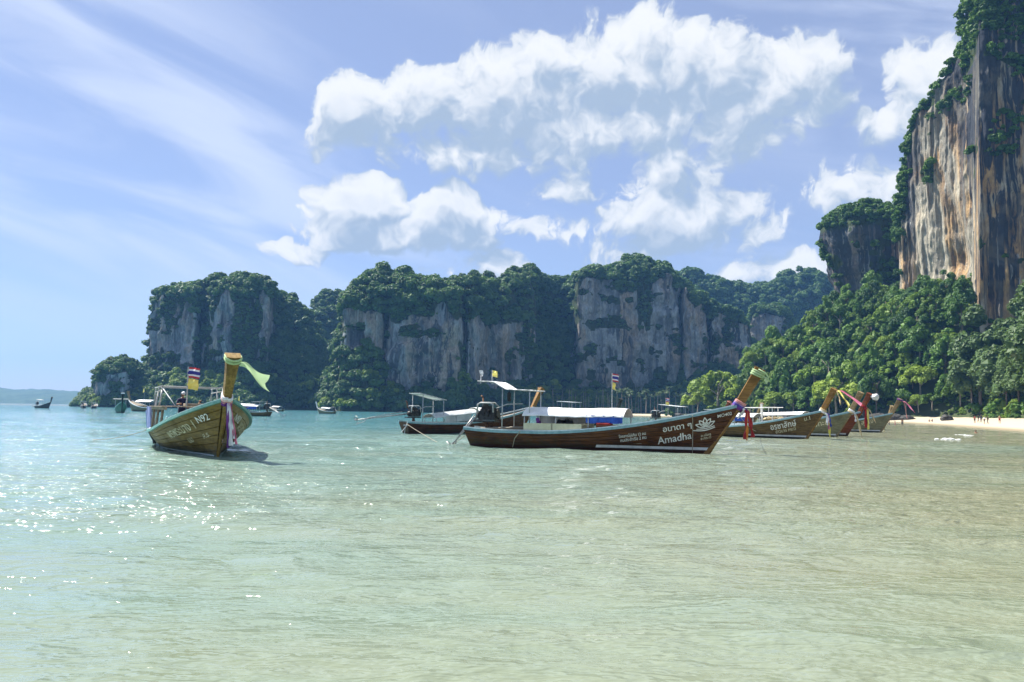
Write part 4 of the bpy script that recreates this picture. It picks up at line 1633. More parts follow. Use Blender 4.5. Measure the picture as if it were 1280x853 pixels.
def prow_mesh(mat):
    b = MB()
    rows = []
    us = np.linspace(0, 1, 28)
    for u in us:
        c, tan, fwd, w, th = prow_frame(u)
        yv = np.array([0, 1.0, 0])
        sec = [(0.30, 0.0), (0.16, 0.46), (-0.62, 0.50), (-0.70, 0.40), (-0.70, -0.40), (-0.62, -0.50), (0.16, -0.46)]
        rows.append([c + fwd * th * a + yv * w * q for a, q in sec])
    V = np.array(rows)
    b.add(V.reshape(-1, 3), grid_faces(len(us), 7, True).tolist())
    n = len(us)
    b.add(V[-1] + np.array([0.0, 0, 0.002]), [tuple(range(7))])
    return b.build('prow_post', mat)


def prow_cap(mat):
    c, tan, fwd, w, th = prow_frame(1.0)
    yv = np.array([0, 1.0, 0])
    sec = [(0.34, 0.0), (0.19, 0.50), (-0.74, 0.54), (-0.74, -0.54), (0.19, -0.50)]
    b = MB()
    lo = [c + fwd * th * a + yv * w * q for a, q in sec]
    hi = [v + tan * 0.035 for v in lo]
    b.add(lo + hi, [(4, 3, 2, 1, 0), (5, 6, 7, 8, 9)] + [(i, (i + 1) % 5, 5 + (i + 1) % 5, 5 + i) for i in range(5)])
    return b.build('prow_cap', mat, bevel=0.006)


# cloth strips
def strip(path, width, wvec, seed=0, wave=0.04, nw=5):
    path = np.asarray(path, float)
    n = 26
    d = np.r_[0, np.cumsum(np.linalg.norm(np.diff(path, axis=0), axis=1))]
    tt = np.linspace(0, d[-1], n)
    pts = np.stack([np.interp(tt, d, path[:, i]) for i in range(3)], -1)
    k = np.array([0.25, 0.5, 0.25])
    for _ in range(2):
        pts[1:-1] = pts[:-2] * 0.25 + pts[1:-1] * 0.5 + pts[2:] * 0.25
    wv = np.asarray(wvec, float)
    wv = wv / np.linalg.norm(wv)
    G = []
    for i in range(n):
        row = []
        f = i / (n - 1)
        ww = np.interp(f, np.linspace(0, 1, len(width)), width) if hasattr(width, '__len__') else width
        tan = pts[min(i + 1, n - 1)] - pts[max(i - 1, 0)]
        nn = np.cross(tan, wv)
        nn /= np.linalg.norm(nn) + 1e-9
        for j in range(nw):
            q = j / (nw - 1) - 0.5
            bumpv = wave * math.sin(7.0 * f * (1 + 0.3 * seed) + q * 4.0 + seed) * (0.3 + f) + wave * 0.6 * math.sin(q * 9 + seed * 2 + f * 3)
            row.append(pts[i] + wv * ww * q + nn * bumpv)
        G.append(row)
    return np.array(G)


def wrap_mesh(u, mat, turns=3, r=0.028, grow=0.03, spread=0.10):
    """cloth wound round the prow at station u"""
    b = MB()
    path = []
    for k in range(turns * 16 + 1):
        a = 2 * math.pi * k / 16
        c, tan, fwd, w, th = prow_frame(u)
        off = (k / (turns * 16) - 0.5) * spread
        ca, sa = math.cos(a), math.sin(a)
        e = 0.6
        rx = (0.52 * th + grow) * math.copysign(abs(ca) ** e, ca) - 0.19 * th
        ry = (0.50 * w + grow) * math.copysign(abs(sa) ** e, sa)
        path.append(c + tan * off + fwd * rx + np.array([0, 1, 0]) * ry)
    b.tube(path, r, 6)
    return b.build('cloth_wrap', mat, smooth=True)


def flag_meshes(w, h, thai=True):
    b = MB()
    nx, nz = 14, 12
    rows = []
    for j in range(nz + 1):
        row = []
        for i in range(nx + 1):
            f = i / nx
            row.append((f * w * 0.93, 0.05 * math.sin(f * 6.5) * f + 0.02 * math.sin(j * 0.7 + f * 3), -j / nz * h - 0.06 * f * f))
        rows.append(row)
    mi = []
    P = np.array(rows)
    b.grid(P)
    if thai:
        b.m = [[0, 0, 1, 1, 2, 2, 2, 2, 1, 1, 0, 0][k // nx] for k in range(nx * nz)]
        return b.build('flag', mats=[M['flag_red'], M['white_cloth'], M['flag_blue']], smooth=True)
    return b.build('flag', M['yellow'], smooth=True)


# lettering laid on the planks
FONT_CACHE = {}


def glyphs(text):
    if text in FONT_CACHE:
        return FONT_CACHE[text]
    cu = bpy.data.curves.new('lettering', 'FONT')
    cu.body = text
    cu.resolution_u = 3
    cu.offset = 0.012
    ob = bpy.data.objects.new('lettering_source', cu)
    COL.objects.link(ob)
    bpy.context.view_layer.update()
    dg = bpy.context.evaluated_depsgraph_get()
    me = ob.evaluated_get(dg).to_mesh()
    v = np.array([x.co[:] for x in me.vertices])
    f = [tuple(p_.vertices) for p_ in me.polygons]
    ob.evaluated_get(dg).to_mesh_clear()
    bpy.data.objects.remove(ob)
    FONT_CACHE[text] = (v, f)
    return v, f


def lettering(text, X0, X1, off, side, mat, hscale=1.0, out=0.030):
    """text from X0 to X1 along the boat, baseline 'off' below the sheer"""
    v, f = glyphs(text)
    if len(v) == 0:
        return None
    x0, x1 = v[:, 0].min(), v[:, 0].max()
    sc = abs(X1 - X0) / (x1 - x0)
    X = X0 + (v[:, 0] - x0) / (x1 - x0) * (X1 - X0)
    P = on_hull(X, off - v[:, 1] * sc * hscale, side, out)
    b = MB()
    b.add(P, f)
    return b.build('lettering', mat)


def emblem_lotus(cx, off, size, side, mat):
    b = MB()

    def stroke(pts, wd, closed=False):
        pts = np.array(pts, float)
        n = len(pts)
        tan = np.gradient(pts, axis=0)
        tan /= np.linalg.norm(tan, axis=1)[:, None] + 1e-9
        nr = np.stack([-tan[:, 1], tan[:, 0]], -1)
        for w0, w1 in ((-0.5, 0.5),):
            A, B = pts + nr * wd * w0, pts + nr * wd * w1
            PA = on_hull(cx + A[:, 0], off - A[:, 1], side, 0.030)
            PB = on_hull(cx + B[:, 0], off - B[:, 1], side, 0.030)
            b.grid(np.stack([PA, PB], 1))

    def petal(ang, L, wd, base=(0, 0)):
        u = np.linspace(0, 1, 14)
        prof = np.sin(np.pi * u ** 0.85) * wd
        a = np.array([math.sin(ang), math.cos(ang)])
        n_ = np.array([a[1], -a[0]])
        pts = [np.array(base) + a * L * t + n_ * q for t, q in zip(u, prof)] + [np.array(base) + a * L * t - n_ * q for t, q in zip(u[::-1], prof[::-1])]
        stroke([p_ * size for p_ in pts], 0.042)
    petal(0.0, 0.62, 0.13, (0, -0.02))
    petal(0.62, 0.60, 0.13, (0.02, -0.03))
    petal(-0.62, 0.60, 0.13, (-0.02, -0.03))
    petal(1.15, 0.66, 0.12, (0.02, -0.05))
    petal(-1.15, 0.66, 0.12, (-0.02, -0.05))
    stroke([np.array((q, -0.16 - 0.14 * math.cos(q * 2.0))) * size for q in np.linspace(-0.85, 0.62, 16)], 0.042)
    stroke([np.array((q, -0.08 - 0.10 * math.cos(q * 2.2))) * size for q in np.linspace(-0.6, 0.6, 16)], 0.036)
    return b.build('lotus_emblem', mat)


# engine with its long tail
def engine_parts(parent, loc, tail=(-3.9, 0.0, -0.25), cover=True, s=1.0):
    def P_(mb, name, mat, par, **k):
        return link(name, mb.build(name, mat, **k), par)
    e = bpy.data.objects.new('engine', None)
    b = MB()
    b.box((0, 0, 0.16), (0.62, 0.34, 0.26))
    b.box((0.02, 0, 0.38), (0.56, 0.26, 0.22))
    b.box((-0.02, 0.05, 0.54), (0.48, 0.16, 0.12))
    b.box((0.0, -0.2, 0.30), (0.30, 0.14, 0.18))
    b.box((0.36, 0, 0.28), (0.07, 0.46, 0.46))
    b.box((-0.05, 0, -0.02), (0.9, 0.5, 0.07))
    for x in (-0.18, -0.02, 0.14):
        b.tube([(x, -0.16, 0.42), (x, -0.28, 0.40), (x, -0.30, 0.26)], 0.028, 6)
    b.tube([(0.41, 0, 0.30), (0.47, 0, 0.30)], 0.17, 14)
    b.tube([(0.41, 0.16, 0.14), (0.46, 0.16, 0.14)], 0.085, 12)
    b.tube([(-0.34, 0, 0.22), (-0.46, 0, 0.22)], [0.17, 0.10], 12)
    b.tube([(-0.1, 0.02, 0.58), (-0.1, 0.02, 0.68)], 0.12, 12)
    me = b.build('engine', M['engine_black'], bevel=0.0)
    e = link('engine', me, parent)
    e.location = loc
    e.scale = (s, s, s)
    if cover:
        b = MB()
        b.tube([(-0.34, -0.26, 0.30), (-0.30, -0.27, 0.66), (-0.18, -0.27, 0.72), (0.22, -0.27, 0.72), (0.34, -0.26, 0.66), (0.36, -0.26, 0.34)], 0.035, 8)
        b.tube([(-0.30, 0.2, 0.66), (-0.18, 0.2, 0.72), (0.22, 0.2, 0.72), (0.36, 0.2, 0.60)], 0.035, 8)
        b.tube([(-0.18, -0.27, 0.72), (-0.18, 0.2, 0.72)], 0.03, 6)
        b.tube([(0.22, -0.27, 0.72), (0.22, 0.2, 0.72)], 0.03, 6)
        P_(b, 'guard_frame', M['pipe'], e, smooth=True)
    b = MB()
    b.tube([(-0.2, 0.18, 0.45), (-0.3, 0.26, 0.62), (-0.34, 0.28, 0.95)], 0.034, 8)
    b.tube([(-0.34, 0.28, 0.95), (-0.42, 0.30, 1.02)], 0.036, 8)
    P_(b, 'exhaust_pipe', M['rust'], e, smooth=True)
    t = np.array(tail)
    a0 = np.array([-0.42, 0, 0.22])
    end = a0 + t
    L = np.linalg.norm(t)
    b = MB()
    b.tube([a0, a0 + t * 0.5, end], [0.045, 0.036, 0.032], 8)
    b.tube([a0 + t * 0.12 + (0, 0, 0.16), a0 + t * 0.5 + (0, 0, 0.10), a0 + t * 0.86 + (0, 0, 0.02)], 0.022, 6)
    b.tube([a0 + t * 0.80 - (0, 0, 0.0), a0 + t * 0.86 - (0, 0, 0.16), end - (0, 0, 0.26)], 0.018, 6)
    P_(b, 'drive_shaft', M['steel'], e, smooth=True)
    b = MB()
    d = t / L
    sx = np.cross(d, (0, 0, 1.0))
    sx /= np.linalg.norm(sx)
    sz = np.cross(sx, d)
    for k in range(3):
        a = k * 2.094 + 0.5
        r_ = sx * math.cos(a) + sz * math.sin(a)
        q = np.cross(d, r_)
        b.grid([[end + r_ * 0.03 - q * 0.02, end + r_ * 0.03 + q * 0.02 + d * 0.03],
                [end + r_ * 0.12 - q * 0.06 - d * 0.02, end + r_ * 0.12 + q * 0.06 + d * 0.05],
                [end + r_ * 0.19 - q * 0.04, end + r_ * 0.19 + q * 0.04 + d * 0.03]])
    b.tube([end - d * 0.08, end + d * 0.10], [0.05, 0.03], 8)
    ring = [end + d * 0.02 + 0.24 * (sx * math.cos(a) + sz * math.sin(a)) for a in np.linspace(0, 2 * math.pi, 19)]
    b.tube(ring[:13], 0.014, 5)
    P_(b, 'propeller', M['steel'], e)
    b = MB()
    h0 = np.array([0.36, 0, 0.5])
    b.tube([h0, h0 + (0.5, -0.05, 0.18), h0 + (1.15, -0.1, 0.20)], 0.024, 6)
    P_(b, 'tiller', M['pipe'], e, smooth=True)
    b = MB()
    b.tube([(0, 0, -0.62), (0, 0, -0.02)], 0.09, 8)
    b.tube([(0, -0.22, -0.5), (0, 0, -0.04)], 0.04, 6)
    b.tube([(0, 0.22, -0.5), (0, 0, -0.04)], 0.04, 6)
    P_(b, 'engine_mount', M['rust'], e)
    return e


def roof_sheet(x0, x1, w, zf, mat, arch=0.0, sag=0.0, thick=0.02, ny=13, nx=26, valance=0.0, name='canopy'):
    b = MB()
    top, bot = [], []
    for i in range(nx + 1):
        f = i / nx
        x = x0 + (x1 - x0) * f
        z = zf(f)
        rt, rb = [], []
        for j in range(ny):
            q = 2 * j / (ny - 1) - 1
            zz = z + arch * (1 - abs(q) ** 2.1) - sag * math.sin(f * math.pi * 4) ** 2 * (1 - q * q) + 0.008 * math.sin(i * 1.7 + j * 2.3)
            rt.append((x, w * q, zz))
            rb.append((x, w * q, zz - thick))
        top.append(rt)
        bot.append(rb)
    b.grid(top)
    b.grid(bot)
    for j in (0, ny - 1):
        b.grid([[r_[j] for r_ in top], [(r_[j][0], r_[j][1] * 1.01, r_[j][2] - thick - valance) for r_ in top]])
    for i in (0, nx):
        b.grid([top[i], bot[i]])
    return b.build(name, mat)


def longtail(label, stern, bow, hull='hull_brown', prow='prow_wood', rail='rail_teal', stripe=True, group=None, detail=1.0, zscale=None, sink=0.0, fittings=True):
    """a wooden longtail boat: hull > rails, decks, prow; returns the root to fit out"""
    sx, sy = stern[0], stern[1]
    hd = math.atan2(bow[1] - sy, bow[0] - sx)
    s = math.hypot(bow[0] - sx, bow[1] - sy) / LW
    r = bpy.data.objects.new('longtail_boat', None)
    COL.objects.link(r)
    r.location = (sx, sy, -sink)
    r.rotation_euler = (0, 0, hd)
    r.scale = (s, s, zscale or s)
    r['label'], r['category'] = label, 'boat'
    if group:
        r['group'] = group
    link('hull', hull_mesh(M[hull], detail), r)
    for side in (-1, 1):
        link('rail', cached(('rail', side, rail), lambda: rail_mesh(side, M[rail])), r)
        if fittings:
            link('rub_rail', cached(('rub', side, rail), lambda: rail_mesh(side, M['rail_light'], 0.05, 0.045, 0.085, -0.02)), r)
        if stripe:
            link('waterline_stripe', cached(('band', side), lambda: band_mesh(side, 0.15, 0.27, 0.55, 0.985, M['white'])), r)
    for nm, me in cached('decks', lambda: deck_meshes(M['deck_wood'])):
        if nm == 'thwart' and not fittings:
            continue
        link(nm, me, r)
    link('prow_post', cached(('prow', prow), lambda: prow_mesh(M[prow])), r)
    link('prow_cap', cached(('cap', prow), lambda: prow_cap(M[prow])), r)
    return r


_cache = {}


def cached(k, fn):
    if k not in _cache:
        _cache[k] = fn()
    return _cache[k]


def part(boat, name, mb, mat=None, parent=None, **k):
    return link(name, mb.build(name, mat, **k), parent or boat)


def canopy(boat, x0, x1, w, zf, posts=((0.15, 0.9), (0.85, 0.9)), mat='canvas', base=0.75, name='canopy', **k):
    """sheet roof on pipe posts"""
    c = link(name, roof_sheet(x0, x1, w, zf, M[mat], name=name, **k), boat)
    for f, q in posts:
        for s in (-1, 1):
            b = MB()
            x = x0 + (x1 - x0) * f
            z1 = zf(f) - 0.01
            yb = min(w * q, float(h_b(x / LS)) - 0.03)
            b.tube([(x, s * yb, base), (x, s * (yb + w * q) / 2, (base + z1) / 2), (x, s * w * q, z1)], 0.026, 6)
            link('pole', b.build('pole', M['pipe'], smooth=True), c)
    b = MB()
    for s in (-1, 1):
        b.tube([(x0 + (x1 - x0) * f, s * w * 0.9, zf(f) - 0.035) for f in np.linspace(0, 1, 9)], 0.02, 6)
    for f, q in posts:
        x = x0 + (x1 - x0) * f
        b.tube([(x, -w * 0.9, zf(f) - 0.04), (x, w * 0.9, zf(f) - 0.04)], 0.02, 6)
    link('roof_frame', b.build('roof_frame', M['pipe'], smooth=True), c)
    return c


def flagstaff(boat, x, y, z0, z1, size=(0.55, 0.42), thai=True, second=None, turn=0.0):
    b = MB()
    b.tube([(0, 0, z0), (0, 0, z1)], 0.016, 6)
    st = link('flagstaff', b.build('flagstaff', M['pipe']), boat)
    st.location = (x, y, 0)
    f = link('flag', cached(('flag', size, thai), lambda: flag_meshes(size[0], size[1], thai)), st)
    f.location = (0, 0, z1 - 0.02)
    f.rotation_euler = (0, 0, turn)
    if second:
        f2 = link('flag', cached(('flag', second, False), lambda: flag_meshes(second[0], second[1], False)), st)
        f2.location = (0, 0, z1 - 0.06 - size[1])
        f2.rotation_euler = (0, 0, turn + 0.3)
    return st


def boat_thing(boat, name, me, label, cat, group=None):
    """a loose thing lying on or tied to a boat: top level, placed in the boat's frame"""
    o = link(name, me, label=label, cat=cat, group=group)
    sc = (boat.scale[0], boat.scale[1] * (boat.get('prow_narrow', 1.0) if name.startswith('prow') else 1.0), boat.scale[2])
    o.matrix_world = Matrix.Translation(boat.location) @ boat.rotation_euler.to_matrix().to_4x4() @ Matrix.Diagonal((*sc, 1))
    return o


def ribbons(boat, u, strips, label, wrap=None, name='prow_ribbon', group=None, turns=3):
    """sash tied at station u of the prow; strips: (side offset, colour, length, width, forward drift)"""
    c, tan, fwd, w, th = prow_frame(u)
    mb = MB()
    mats = []
    for k, (yo, colr, L, wd, drift, yd) in enumerate(strips):
        mats.append(M[colr])
        p0 = c + fwd * (0.10 + th * 0.25) + np.array([0, yo, 0])
        path = [p0, p0 + (0.10 + 0.2 * drift, 0.1 * yd, -0.10 * L), p0 + (0.10 + 0.6 * drift, 0.5 * yd, -0.55 * L), p0 + (0.08 + drift, yd, -L)]
        mb.add(strip(path, wd, (0.45, 1.0, 0), k + 1, 0.035).reshape(-1, 3), grid_faces(26, 5).tolist(), k)
    if wrap:
        for q, colr in enumerate(wrap):
            mats.append(M[colr])
            wm = MB()
            path = []
            for k in range(turns * 16 + 1):
                a = 2 * math.pi * k / 16
                off = (k / (turns * 16) - 0.5) * 0.16 + 0.10 * (q - (len(wrap) - 1) / 2)
                ca, sa = math.cos(a), math.sin(a)
                rx = (0.52 * th + 0.035) * math.copysign(abs(ca) ** 0.6, ca) - 0.19 * th
                ry = (0.50 * w + 0.035) * math.copysign(abs(sa) ** 0.6, sa)
                path.append(c + tan * off + fwd * rx + np.array([0, 1, 0]) * ry)
            V, F = tube(path, 0.036, 6)
            mb.add(V, F, len(mats) - 1)
    return boat_thing(boat, name, mb.build(name, mats=mats, smooth=True), label, 'ribbon', group)


def rope_thing(pts, r, mat, label, sag=0.0):
    P = np.array([list(p_) for p_ in pts], float)
    n = 24
    tt = np.linspace(0, len(P) - 1, n)
    Q = np.stack([np.interp(tt, np.arange(len(P)), P[:, i]) for i in range(3)], -1)
    f = np.linspace(0, 1, n)
    Q[:, 2] -= sag * 4 * f * (1 - f)
    b = MB()
    b.tube(Q, r, 6)
    return link('mooring_rope', b.build('mooring_rope', M[mat], smooth=True), label=label, cat='rope')


def in_boat(boat, p_):
    return boat.rotation_euler.to_matrix() @ Vector([a * q for a, q in zip(p_, boat.scale)]) + Vector(boat.location)


# ------------------------------------------------------------------ people
SK = {  # joints of a standing person 1.72 m tall, x to the side, y forward
    'pelvis': (0, 0, 0.95), 'spine': (0, 0.01, 1.15), 'chest': (0, 0.0, 1.33), 'neck': (0, 0, 1.46), 'headb': (0, 0.01, 1.53),
}
BODY = [('pelvis', 'spine', 'pants'), ('spine', 'chest', 'shirt'), ('chest', 'neck', 'shirt'), ('neck', 'headb', 'skin')]
for s_, n_ in ((-1, 'l'), (1, 'r')):
    BODY += [('pelvis', 'hip' + n_, 'pants'), ('hip' + n_, 'knee' + n_, 'pants'), ('knee' + n_, 'ankle' + n_, 'leg'), ('ankle' + n_, 'toe' + n_, 'skin'),
             ('chest', 'sh' + n_, 'shirt'), ('sh' + n_, 'elbow' + n_, 'sleeve'), ('elbow' + n_, 'wrist' + n_, 'skin'), ('wrist' + n_, 'hand' + n_, 'skin')]
RAD = {'pelvis': .145, 'spine': .125, 'chest': .15, 'neck': .06, 'headb': .055, 'hip': .095, 'knee': .06, 'ankle': .042, 'toe': .032, 'sh': .068, 'elbow': .045, 'wrist': .032, 'hand': .036}


def pose(kind):
    j = dict(SK)
    for s, n in ((-1, 'l'), (1, 'r')):
        j['hip' + n] = (s * .10, 0, .90)
        j['knee' + n] = (s * .11, .02, .50)
        j['ankle' + n] = (s * .12, -.02, .08)
        j['toe' + n] = (s * .13, .13, .035)
        j['sh' + n] = (s * .185, 0, 1.40)
        j['elbow' + n] = (s * .25, -.03, 1.13)
        j['wrist' + n] = (s * .25, .08, .90)
        j['hand' + n] = (s * .24, .12, .82)
    if kind == 'walk':
        j['kneel'], j['anklel'], j['toel'] = (-.11, .20, .55), (-.12, .28, .12), (-.13, .42, .08)
        j['kneer'], j['ankler'], j['toer'] = (.11, -.06, .50), (.12, -.30, .14), (.13, -.20, .04)
        j['wristr'], j['handr'] = (.24, .2, 1.0), (.23, .27, .98)
    if kind == 'sit':
        for n, s in (('l', -1), ('r', 1)):
            j['knee' + n], j['ankle' + n], j['toe' + n] = (s * .14, .38, 1.22), (s * .12, .62, .90), (s * .12, .75, .86)
            j['elbow' + n], j['wrist' + n], j['hand' + n] = (s * .24, .16, 1.20), (s * .14, .36, 1.24), (s * .1, .42, 1.22)
    if kind == 'steer':
        j['elbowr'], j['wristr'], j['handr'] = (.27, .10, 1.16), (.22, .34, 1.18), (.20, .42, 1.18)
    return j


def head_mesh():
    v, f = ico(3)
    V = v.copy()
    V[:, 0] *= 0.076
    V[:, 1] *= 0.098
    V[:, 2] *= 0.118
    front = V[:, 1] > 0.05
    for i in range(len(V)):
        x, y, z = V[i]
        if y > 0.05:
            if abs(x) < 0.018 and -0.035 < z < 0.015:
                V[i, 1] += 0.022 * (1 - (z + 0.035) / 0.06)
            if abs(abs(x) - 0.03) < 0.016 and abs(z - 0.012) < 0.016:
                V[i, 1] -= 0.009
            if abs(x) < 0.03 and abs(z + 0.058) < 0.010:
                V[i, 1] -= 0.005
        if z < -0.06:
            V[i, 0] *= 0.82
            V[i, 1] += 0.008
    return V, f


def person(loc, turn, kind, cols, label, hat=None, hair='hair', s=1.0, group=None):
    j = pose(kind)
    names = list(dict.fromkeys([a for e in BODY for a in e[:2]]))
    idx = {n: i for i, n in enumerate(names)}
    me = bpy.data.meshes.new('person')
    me.from_pydata([j[n] for n in names], [(idx[a], idx[b]) for a, b, _ in BODY], [])
    o = bpy.data.objects.new('person', me)
    COL.objects.link(o)
    md = o.modifiers.new('skin', 'SKIN')
    md.use_smooth_shade = True
    for n, i in idx.items():
        sv = me.skin_vertices[0].data[i]
        k = n if n in RAD else n[:-1]
        r_ = RAD[k]
        sv.radius = (r_, r_ * (0.72 if k in ('chest', 'spine', 'pelvis') else 1.0))
        sv.use_root = (n == 'pelvis')
    o.modifiers.new('sub', 'SUBSURF').levels = 1
    dg = bpy.context.evaluated_depsgraph_get()
    ev = o.evaluated_get(dg)
    m2 = ev.to_mesh()
    V = np.array([x.co[:] for x in m2.vertices])
    F = [tuple(p_.vertices) for p_ in m2.polygons]
    ev.to_mesh_clear()
    bpy.data.objects.remove(o)
    b = MB()
    b.add(V, F)
    hb = np.array(j['headb']) + (0, 0.02, 0.095)
    hv, hf = head_mesh()
    b.add(hv + hb, hf)
    # fingers and thumbs
    for n, sg in (('l', -1), ('r', 1)):
        h = np.array(j['hand' + n])
        w_ = np.array(j['wrist' + n])
        d = (h - w_) / np.linalg.norm(h - w_)
        sd = np.cross(d, (1.0 * sg, 0, 0))
        sd /= np.linalg.norm(sd)
        for k in range(4):
            q = h + sd * (k - 1.5) * 0.019
            L = (0.068, 0.078, 0.074, 0.06)[k]
            b.tube([q, q + d * L * 0.5, q + d * L * 0.9 + np.array((-sg * 0.018, 0, 0))], [0.010, 0.009, 0.007], 5)
        b.tube([w_ + d * 0.02, w_ + d * 0.05 + sd * -0.04, w_ + d * 0.085 + sd * -0.05], [0.012, 0.011, 0.008], 5)
    body = b.build('person', mats=[M[cols[c]] for c in ('skin', 'shirt', 'sleeve', 'pants', 'leg')] + [M[hair]], smooth=True)
    # colour each face by the limb it belongs to
    order = ['skin', 'shirt', 'sleeve', 'pants', 'leg']
    segs = [(np.array(j[a]), np.array(j[c]), order.index(t)) for a, c, t in BODY]
    cen = np.array([p_.center[:] for p_ in body.polygons])
    best = np.full(len(cen), 9e9)
    mi = np.zeros(len(cen), dtype=np.int32)
    for a, c, t in segs:
        ab = c - a
        q = np.clip(((cen - a) @ ab) / (ab @ ab), 0, 1)
        dd = np.linalg.norm(cen - (a + q[:, None] * ab), axis=1)
        mi = np.where(dd < best, t, mi)
        best = np.minimum(best, dd)
    rel = cen - hb
    ish = (cen[:, 2] > j['headb'][2] - 0.02) & (np.linalg.norm(rel, axis=1) < 0.2)
    mi = np.where(ish, 0, mi)
    mi = np.where(ish & ((rel[:, 2] > 0.045) | ((rel[:, 1] < -0.03) & (rel[:, 2] > -0.06))), 5, mi)
    body.polygons.foreach_set('material_index', mi)
    r = link('person', body, label=label, cat='person', group=group)
    r.location = loc
    r.rotation_euler = (0, 0, turn)
    r.scale = (s, s, s)
    if hat:
        c = MB()
        v, f = ico(2)
        keep = [q for q in f if all(v[i][2] > -0.1 for i in q)]
        c.add(v * np.array([0.088, 0.108, 0.085]) + hb + (0, 0, 0.045), keep)
        c.tube([hb + (0, 0.06, 0.05), hb + (0, 0.17, 0.035)], [0.085, 0.06], 10)
        link('cap', c.build('cap', M[hat], smooth=True), r)
    return r


M['skin_tan'] = mat_noise('skin_tan', (0.20, 0.10, 0.055), (0.27, 0.14, 0.08), 4.0, 0.55)
M['skin_fair'] = mat_noise('skin_fair', (0.42, 0.24, 0.16), (0.50, 0.30, 0.20), 4.0, 0.55)
M['hair'] = mat_noise('hair_dark', (0.012, 0.009, 0.008), (0.03, 0.022, 0.016), 9.0, 0.6)
M['navy'] = mat_noise('cloth_navy', (0.008, 0.010, 0.045), (0.02, 0.024, 0.085), 4.0, 0.8, 0.01)
M['black_cloth'] = mat_noise('cloth_black', (0.008, 0.008, 0.010), (0.025, 0.025, 0.028), 4.0, 0.8, 0.01)
M['cap_grey'] = mat_noise('cap_grey', (0.42, 0.45, 0.48), (0.58, 0.60, 0.62), 4.0, 0.8)

# ------------------------------------------------------------------ the fleet
def moor(px, py, heading, L=11.4):
    b_ = np.array(wspot(px, py))
    return b_ - L * np.array((math.cos(R(heading)), math.sin(R(heading)))), b_


def spot(px, D):
    d = ray(px, 512)
    return (d.x / d.y * D, D)


def wspot(px, py):
    q = on_water(px, py)
    return (q.x, q.y)


def lerpf(a, b):
    return lambda f: a + (b - a) * f


# --- the named boat in the middle
amadha = longtail('dark varnished longtail boat lettered Amadha with lotus emblem and low white awning', wspot(586, 557), wspot(886, 567.5), 'hull_brown', 'prow_wood', 'rail_teal', zscale=1.04)
link('lettering', lettering('Amadha', 9.15, 10.55, 0.96, -1, M['letter'], 1.05), amadha)
link('lettering', lettering('อนาดา ๆ', 9.42, 10.58, 0.47, -1, M['letter'], 0.95), amadha)
link('lettering', lettering('MO402', 11.62, 12.18, 0.30, -1, M['letter'], 1.0), amadha)
link('lettering', lettering('โดยสารไม่เกิน 12 คน', 7.55, 8.70, 0.46, -1, M['letter'], 1.2), amadha)
link('lettering', lettering('คนประจำเรือ 2 คน', 7.60, 8.70, 0.64, -1, M['letter'], 1.2), amadha)
link('lettering', lettering('อ.เมือง', 10.92, 11.32, 0.97, -1, M['letter_old'], 0.9), amadha)
link('lettering', lettering('จ.กระบี่', 10.90, 11.32, 1.10, -1, M['letter_old'], 0.9), amadha)
link('lotus_emblem', emblem_lotus(11.12, 0.54, 0.60, -1, M['letter']), amadha)
engine_parts(amadha, (0.95, 0.0, 1.22), (-0.95, -0.35, -1.22), True, 1.2)
canopy(amadha, 0.75, 3.55, 0.78, lambda f: 3.14 - 0.34 * float(sm(f, 0.25, 0.55)) - 0.10 * f, ((0.45, 0.9), (0.93, 0.9)), 'canvas', 0.8)
canopy(amadha, 3.05, 7.75, 0.82, lambda f: 1.54 + 0.02 * math.sin(f * 9), ((0.02, 0.95), (0.34, 0.95), (0.66, 0.95), (0.98, 0.95)), 'canvas', 0.78, 'awning', arch=0.36, valance=0.03)
for x0, x1 in ((3.15, 4.50), (4.55, 5.90)):
    for s in (-1, 1):
        b = MB()
        ya, yb = float(h_b(x0 / LS)) - 0.06, float(h_b(x1 / LS)) - 0.06
        b.grid([[(x0, s * ya, 0.80), (x1, s * yb, 0.80)], [(x0, s * ya, 1.17), (x1, s * yb, 1.17)]])
        b.grid([[(x0, s * (ya - .03), 0.80), (x1, s * (yb - .03), 0.80)], [(x0, s * (ya - .03), 1.17), (x1, s * (yb - .03), 1.17)]])
        b.grid([[(x0, s * ya, 1.17), (x1, s * yb, 1.17)], [(x0, s * (ya - .03), 1.17), (x1, s * (yb - .03), 1.17)]])
        part(amadha, 'side_panel', b, M['cream'])
b = MB()
b.grid(np.array([[(6.05 + 1.65 * i / 12, -0.80 + 0.03 * math.sin(i * 1.9), 1.58 - 0.34 * j / 4 - 0.03 * math.sin(i * .8) * j / 4) for i in range(13)] for j in range(5)]))
part(amadha, 'side_curtain', b, M['tarp_blue'])['label'] = 'bright blue tarpaulin rolled down under the awning'
b = MB()
b.grid(np.array([[(3.2 + 2.6 * i / 12, 0.80 + 0.03 * math.sin(i * 1.9), 1.56 - 0.40 * j / 4) for i in range(13)] for j in range(5)]))
part(amadha, 'side_curtain', b, M['canvas'])
b = MB()
b.box((7.0, -0.62, 0.96), (0.95, 0.5, 0.42))
part(amadha, 'locker', b, M['hull_red'], bevel=0.01)
b = MB()
b.box((6.85, -0.63, 1.20), (0.62, 0.48, 0.09))
o = boat_thing(amadha, 'cushion', b.build('cushion', M['red'], bevel=0.025), 'red seat cushion on the locker under the white awning', 'cushion')
